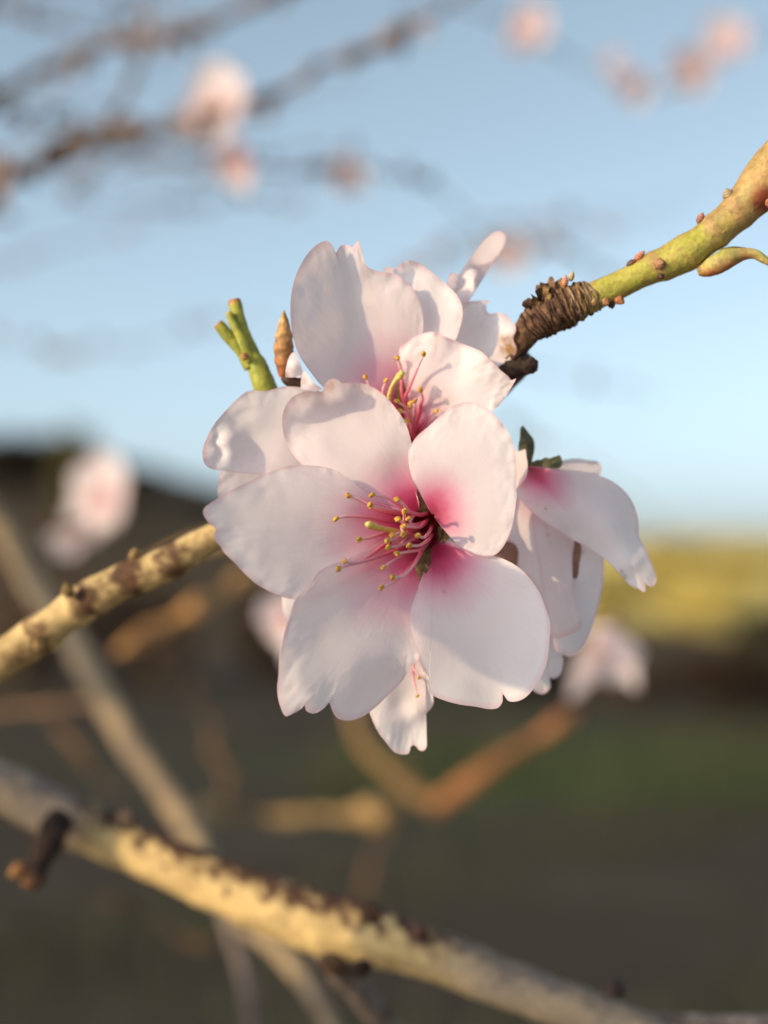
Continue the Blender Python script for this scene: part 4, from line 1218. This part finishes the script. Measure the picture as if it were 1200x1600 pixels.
petal(Cb, g5(292, 292), G5([(298, 276), (330, 262), (362, 262), (372, 250), (400, 254), (430, 242), (450, 238), (462, 270), (456, 296), (440, 306), (400, 299), (350, 296), (310, 296)]),
      [(*g5(292, 292), 13), (*g5(370, 255), 11.4), (*g5(455, 245), 12.0), (*g5(440, 304), 10.6), (*g5(370, 290), 11)], 'sepal', M['sepal_grey'], nr=14, ripple=.2)

ZOFF = 0.0
# ---- D: the blossom hanging behind, only its lowest petals show
D_ = thing('almond_blossom', P(668, 960, 22), 'half hidden blossom hanging below the open one, two long white petals and two stamens showing', 'blossom', 'blossoms of the flower cluster')
g6 = lambda x, y: (560 + x / 8.571, 1020 + y / 8.571)
G6 = lambda L: [g6(*p) for p in L]
petal(D_, (662, 965), G6([(560, 60), (380, 350), (250, 600), (150, 790), (180, 880), (225, 990), (290, 1100), (370, 1200), (440, 1290), (490, 1335), (560, 1358), (620, 1362), (670, 1350), (690, 1310), (700, 1260), (740, 1238), (775, 1260), (810, 1300), (850, 1315), (890, 1300), (915, 1250), (915, 1190), (895, 1050), (880, 900), (880, 800), (900, 600), (890, 300)]),
      [(662, 965, 20), (*g6(150, 790), 14.2), (*g6(400, 600), 14.8), (*g6(560, 700), 15.6), (*g6(600, 1000), 14.8), (*g6(700, 600), 16.0), (*g6(720, 1000), 15.4), (*g6(780, 800), 14.0), (*g6(880, 900), 14.8), (*g6(350, 1170), 13.0), (*g6(620, 1360), 13.8), (*g6(720, 1240), 14.6), (*g6(860, 1310), 13.4), (*g6(900, 1200), 14.0), (*g6(400, 950), 13.6)],
      seed=30, ripple=.3, v0=.35)
petal(D_, (668, 960), G6([(700, 100), (740, 300), (800, 600), (850, 760), (890, 815), (940, 780), (985, 730), (1005, 660), (995, 600), (965, 520), (950, 420), (915, 250), (880, 100)]),
      [(668, 960, 20.5), (*g6(740, 300), 17.5), (*g6(880, 800), 17), (*g6(1000, 650), 16.0), (*g6(930, 300), 16.8), (*g6(860, 500), 17.0)],
      seed=31, ripple=.2, v0=.35)
cup(D_, P(668, 952, 22), axis_cs(-.1, -.85, -.4), .0028, .0044, P(700, 800, 27))
for pts, z0 in [([(805, 325), (770, 250), (745, 200), (760, -100), (850, -450)], 12.0), ([(790, 570), (770, 480), (735, 320), (725, 220), (820, -450)], 11.0)]:
    s = stamen(D_, [g6(*p) for p in pts], z0, 21, 6.5, -1, 1.8, 1.2)

# ---- E: the blossom behind on the sun side
E = thing('almond_blossom', P(520, 690, 16), 'pale blossom half hidden behind the open one, broad pinkish petal with a curled tip', 'blossom', 'blossoms of the flower cluster')
c2 = lambda x, y: (300 + x / 3.0, 580 + y / 3.0)
C2 = lambda L: [c2(*p) for p in L]
petal(E, c2(680, 330), C2([(640, 140), (600, 95), (530, 78), (460, 71), (425, 72), (390, 82), (350, 92), (300, 91), (262, 94), (235, 110), (205, 137), (170, 172), (135, 210), (110, 240), (90, 272), (75, 300), (64, 325), (50, 365), (50, 400), (60, 435), (85, 455), (108, 464), (135, 464), (180, 470), (260, 480), (360, 480), (460, 470), (600, 430)]),
      [(*c2(680, 330), 15.5), (*c2(560, 200), 12.4), (*c2(460, 72), 12.0), (*c2(330, 92), 11.2), (*c2(400, 180), 11.4), (*c2(262, 95), 10.2), (*c2(190, 150), 9.4), (*c2(300, 230), 10.2), (*c2(120, 225), 7.6), (*c2(200, 260), 9.2), (*c2(65, 325), 5.4), (*c2(50, 380), 4.0), (*c2(75, 440), 3.6), (*c2(130, 464), 4.4), (*c2(110, 310), 8.0), (*c2(140, 335), 6.2), (*c2(190, 320), 7.2), (*c2(120, 380), 7.4), (*c2(170, 400), 6.2), (*c2(250, 330), 10.0), (*c2(260, 460), 8.8), (*c2(400, 400), 10.6), (*c2(440, 300), 11.0), (*c2(560, 420), 12.6)],
      seed=40, ripple=.4, v0=.35)
petal(E, c2(650, 420), C2([(480, 400), (300, 420), (160, 440), (134, 470), (124, 520), (119, 560), (121, 590), (150, 620), (240, 650), (400, 640), (540, 560)]),
      [(*c2(650, 420), 16.5), (*c2(130, 480), 10.2), (*c2(120, 580), 9.6), (*c2(300, 500), 12.6), (*c2(300, 640), 12)],
      seed=41, ripple=.3, v0=.35)
petal(E, c2(620, 380), C2([(560, 480), (480, 800), (420, 1000), (440, 1180), (500, 1240), (600, 1180), (700, 900), (720, 600), (690, 460)]),
      [(*c2(620, 380), 16.5), (*c2(480, 800), 13.5), (*c2(440, 1180), 11.5), (*c2(600, 1180), 11.5), (*c2(700, 700), 14)],
      seed=42, ripple=.3, v0=.35)
cup(E, P(522, 697, 16.5), axis_cs(-.55, -.1, -.8), .0028, .0044, P(560, 720, 27))

# ---- faded bud and its papery scales beside the green stub
g7 = lambda x, y: (310 + x / 6.0, 440 + y / 6.0)
G7 = lambda L: [g7(*p) for p in L]
Fb = thing('opening_bud', P(452, 590, 12), 'opening bud with brown scales and a crumpled cream petal beside the green stub', 'bud')
k0, k1 = P(*g7(800, 900), 13), P(*g7(800, 330), 12)
v, f, c = bud_geo(k0, k1 - k0, (k1 - k0).length * 1.12, 19 * mm, 3, tint=(.36, .12, .045), tip=(.55, .36, .14))
link('bud_scale', mesh_from('bud_scale', rel(v, Fb), f, M['shoot'], None, c), Fb)
petal(Fb, g7(830, 900), G7([(812, 900), (822, 810), (845, 720), (875, 670), (905, 660), (940, 740), (975, 830), (970, 885), (930, 900), (880, 880)]),
      [(*g7(830, 900), 12), (*g7(850, 720), 9.6), (*g7(905, 665), 10.4), (*g7(900, 780), 8.6), (*g7(970, 860), 10), (*g7(880, 880), 10.4)],
      seed=50, v0=.5, nr=14, ripple=.5, stains=[(*g7(820, 880), 8, .5)])
petal(Fb, g7(960, 1010), G7([(960, 930), (975, 850), (1000, 840), (1060, 920), (1120, 975), (1165, 1005), (1100, 1030)]),
      [(*g7(960, 1010), 12), (*g7(990, 850), 9.4), (*g7(1165, 1005), 9.6), (*g7(1060, 960), 9)], seed=51, v0=.5, nr=12, stains=[(*g7(980, 930), 9, .5)])
tube(Fb, 'dark_hollow', [P(492, 612, 14.5), P(478, 604, 14), P(460, 598, 13.4), P(448, 594, 13), P(440, 590, 12.8)], [9 * mm, 11 * mm, 10 * mm, 8 * mm, 3 * mm],  # dark-coloured tube standing in for the shaded hole under the bud
     M['shoot'], nseg=14, sub=4, colf=lambda s, a, p, d: (.05, .025, .015), amp=.2, nscale=700)
# ================================================================== blurred blossoms farther back
def make_blossom_parts(seed, openness):
    """a whole almond blossom in its own space: z = flower axis, radius 1 = one petal length; returns (name, mesh, children)"""
    r_ = random.Random(seed)
    parts = []
    for k in range(5):
        a0 = 2 * math.pi * k / 5 + r_.uniform(-.1, .1)
        nr, nt = 12, 14
        vs, uvs, cols = [], [], []
        wob = r_.uniform(0, 9); lf = r_.uniform(.2, 1.7); ls = r_.uniform(.8, 1.15)
        for i in range(nr + 1):
            r = i / nr
            for j in range(nt + 1):
                s = j / nt * 2 - 1
                half = .50 * math.sin(math.pi * min(1, .06 + r * .80)) ** .8
                half = half * (1 if r < .8 else math.sqrt(max(0.0, 1 - ((r - .8) / .2) ** 2) * .75 + .25))
                y = s * half
                x = r * (1 - .10 * s * s * r - .07 * math.exp(-(s / .16) ** 2) * r ** 6)
                x *= ls
                lift = lf * openness * (x ** 1.6) * .75 + .10 * s * s * r + .05 * math.sin(4 * s + wob) * r
                ex = x * (1 - .35 * openness)
                vs.append(Vector((math.cos(a0) * ex - math.sin(a0) * y, math.sin(a0) * ex + math.cos(a0) * y, lift + .012 * k)))
                uvs.append((j / nt + k, .40 + .6 * r)); cols.append((0, 0, r))
        fs = [(i * (nt + 1) + j, i * (nt + 1) + j + 1, (i + 1) * (nt + 1) + j + 1, (i + 1) * (nt + 1) + j) for i in range(nr) for j in range(nt)]
        parts.append(('petal', mesh_from('petal', vs, fs, M['petal'], uvs, cols), []))
    for k in range(12):
        a = 2 * math.pi * k / 12; t = r_.uniform(.15, .42)
        e = Vector((math.cos(a) * t, math.sin(a) * t, r_.uniform(.35, .55)))
        b = Vector((math.cos(a) * .1, math.sin(a) * .1, 0))
        v, f, u, c = tube_geo([b, (b + e) / 2 + Vector((0, 0, .06)), e], [.014, .012, .009], nseg=5, sub=3)
        av, af = anther_geo(e, Vector((r_.gauss(0, 1), r_.gauss(0, 1), r_.gauss(0, 1))), .07)
        parts.append(('stamen', mesh_from('stamen', v, f, M['filament'], u), [('anther', mesh_from('anther', av, af, M['anther']))]))
    prof = [(.03, .16), (-.05, .17), (-.2, .14), (-.28, .06), (-.45, .045)]
    v, f = lathe_geo(Vector((0, 0, 0)), Vector((0, 0, 1)), prof, 14)
    parts.append(('calyx', mesh_from('calyx', v, f, M['calyx']), []))
    return parts


protos = [make_blossom_parts(1, .35), make_blossom_parts(2, .7), make_blossom_parts(3, 1.15)]


def bg_blossom(px, py, D, size_mm, ax, kind, label, group=None, roll=0.0):
    root = thing('almond_blossom', PD(px, py, D), label, 'blossom', group)
    q = Vector((0, 0, 1)).rotation_difference(axis_cs(*ax)) @ Quaternion((0, 0, 1), roll)
    root.rotation_mode = 'QUATERNION'
    root.rotation_quaternion = q
    s = size_mm / 2000.0
    root.scale = (s, s, s)
    for nm, me, ch in protos[kind]:
        o = link(nm, me, root)
        for cn, cm in ch:
            link(cn, cm, o)
    return root


BG = [
    (355, 168, .60, 40, (-.6, .1, -.8), 0, 'larger upper blossom of the blurred pair on the sky branch', None),
    (380, 248, .60, 30, (-.6, -.6, -.55), 1, 'smaller drooping blossom of the blurred pair on the sky branch', None),
    (538, 262, .70, 27, (.2, -.6, -.6), 2, 'small half-open blurred blossom on a thin twig against the sky', None),
    (836, 42, 1.0, 46, (-.5, -.2, -.8), 1, 'blurred pinkish blossom alone on the thin twig at the sky', None),
    (996, 132, 1.08, 42, (-.3, -.4, -.8), 2, 'pale blurred blossom lowest on the thin twig over the green shoot', None),
    (1090, 112, 1.05, 46, (-.6, -.3, -.7), 1, 'blurred blossom next to the pale one on the thin twig', None),
    (1148, 66, 1.05, 44, (-.6, .1, -.7), 1, 'topmost blurred blossom toward the end of the thin twig', None),
    (800, 395, .86, 36, (-.4, -.2, -.8), 1, 'small blurred blossom right behind the twisted cream petal', None),
    (172, 785, .66, 50, (-.65, .2, -.75), 0, 'large blurred blossom before the dark hedge, above the old wood of the flowering branch', None),
    (955, 985, .52, 38, (-.2, -.85, -.35), 2, 'blurred hanging blossom below the drooping one, in front of the dark shrubs', None),
    (462, 962, .50, 30, (-.6, -.3, -.6), 1, 'blurred white blossom peeking out behind the two left petals of the open one', None),
    (312, 195, .60, 22, (-.7, -.1, -.6), 2, 'small half-open bud blossom tucked against the upper blossom of the blurred pair', None),
    (1118, 92, 1.05, 26, (-.3, .3, -.8), 2, 'small bud blossom between the two end blossoms on the thin twig', None),
    (965, 105, 1.08, 26, (-.5, .3, -.7), 2, 'tiny pale bud blossom above the lowest one on the thin twig', None),
    (812, 60, 1.0, 24, (-.2, -.6, -.7), 2, 'tiny bud blossom hanging beside the lone pinkish one on the thin twig', None),
    (120, 830, .66, 24, (-.5, -.6, -.6), 2, 'small bud blossom hanging under the large blurred one before the hill', None),
    (20, 262, .61, 24, (-.7, -.2, -.6), 2, 'small orange-lit blossom low on the sky branch', None),
]
for i, (x, y, d, s, ax, kd, lab, grp) in enumerate(BG):
    bg_blossom(x, y, d, s, ax, kd, lab, grp, i * .7)

# an unseen blossom added between sun and cluster to shade the open blossom
sp_ = PD(738, 940, .2) + TOSUN * .105
rx_ = sp_ - EYE
d_ = rx_.dot(FWD)
bg_blossom(600 + rx_.dot(RIGHT) / d_ * F, 800 - rx_.dot(UP) / d_ * F, d_, 21, (-.75, .2, -.6), 1, 'small cupped blossom out of view, added to shade the open one', None, .5)
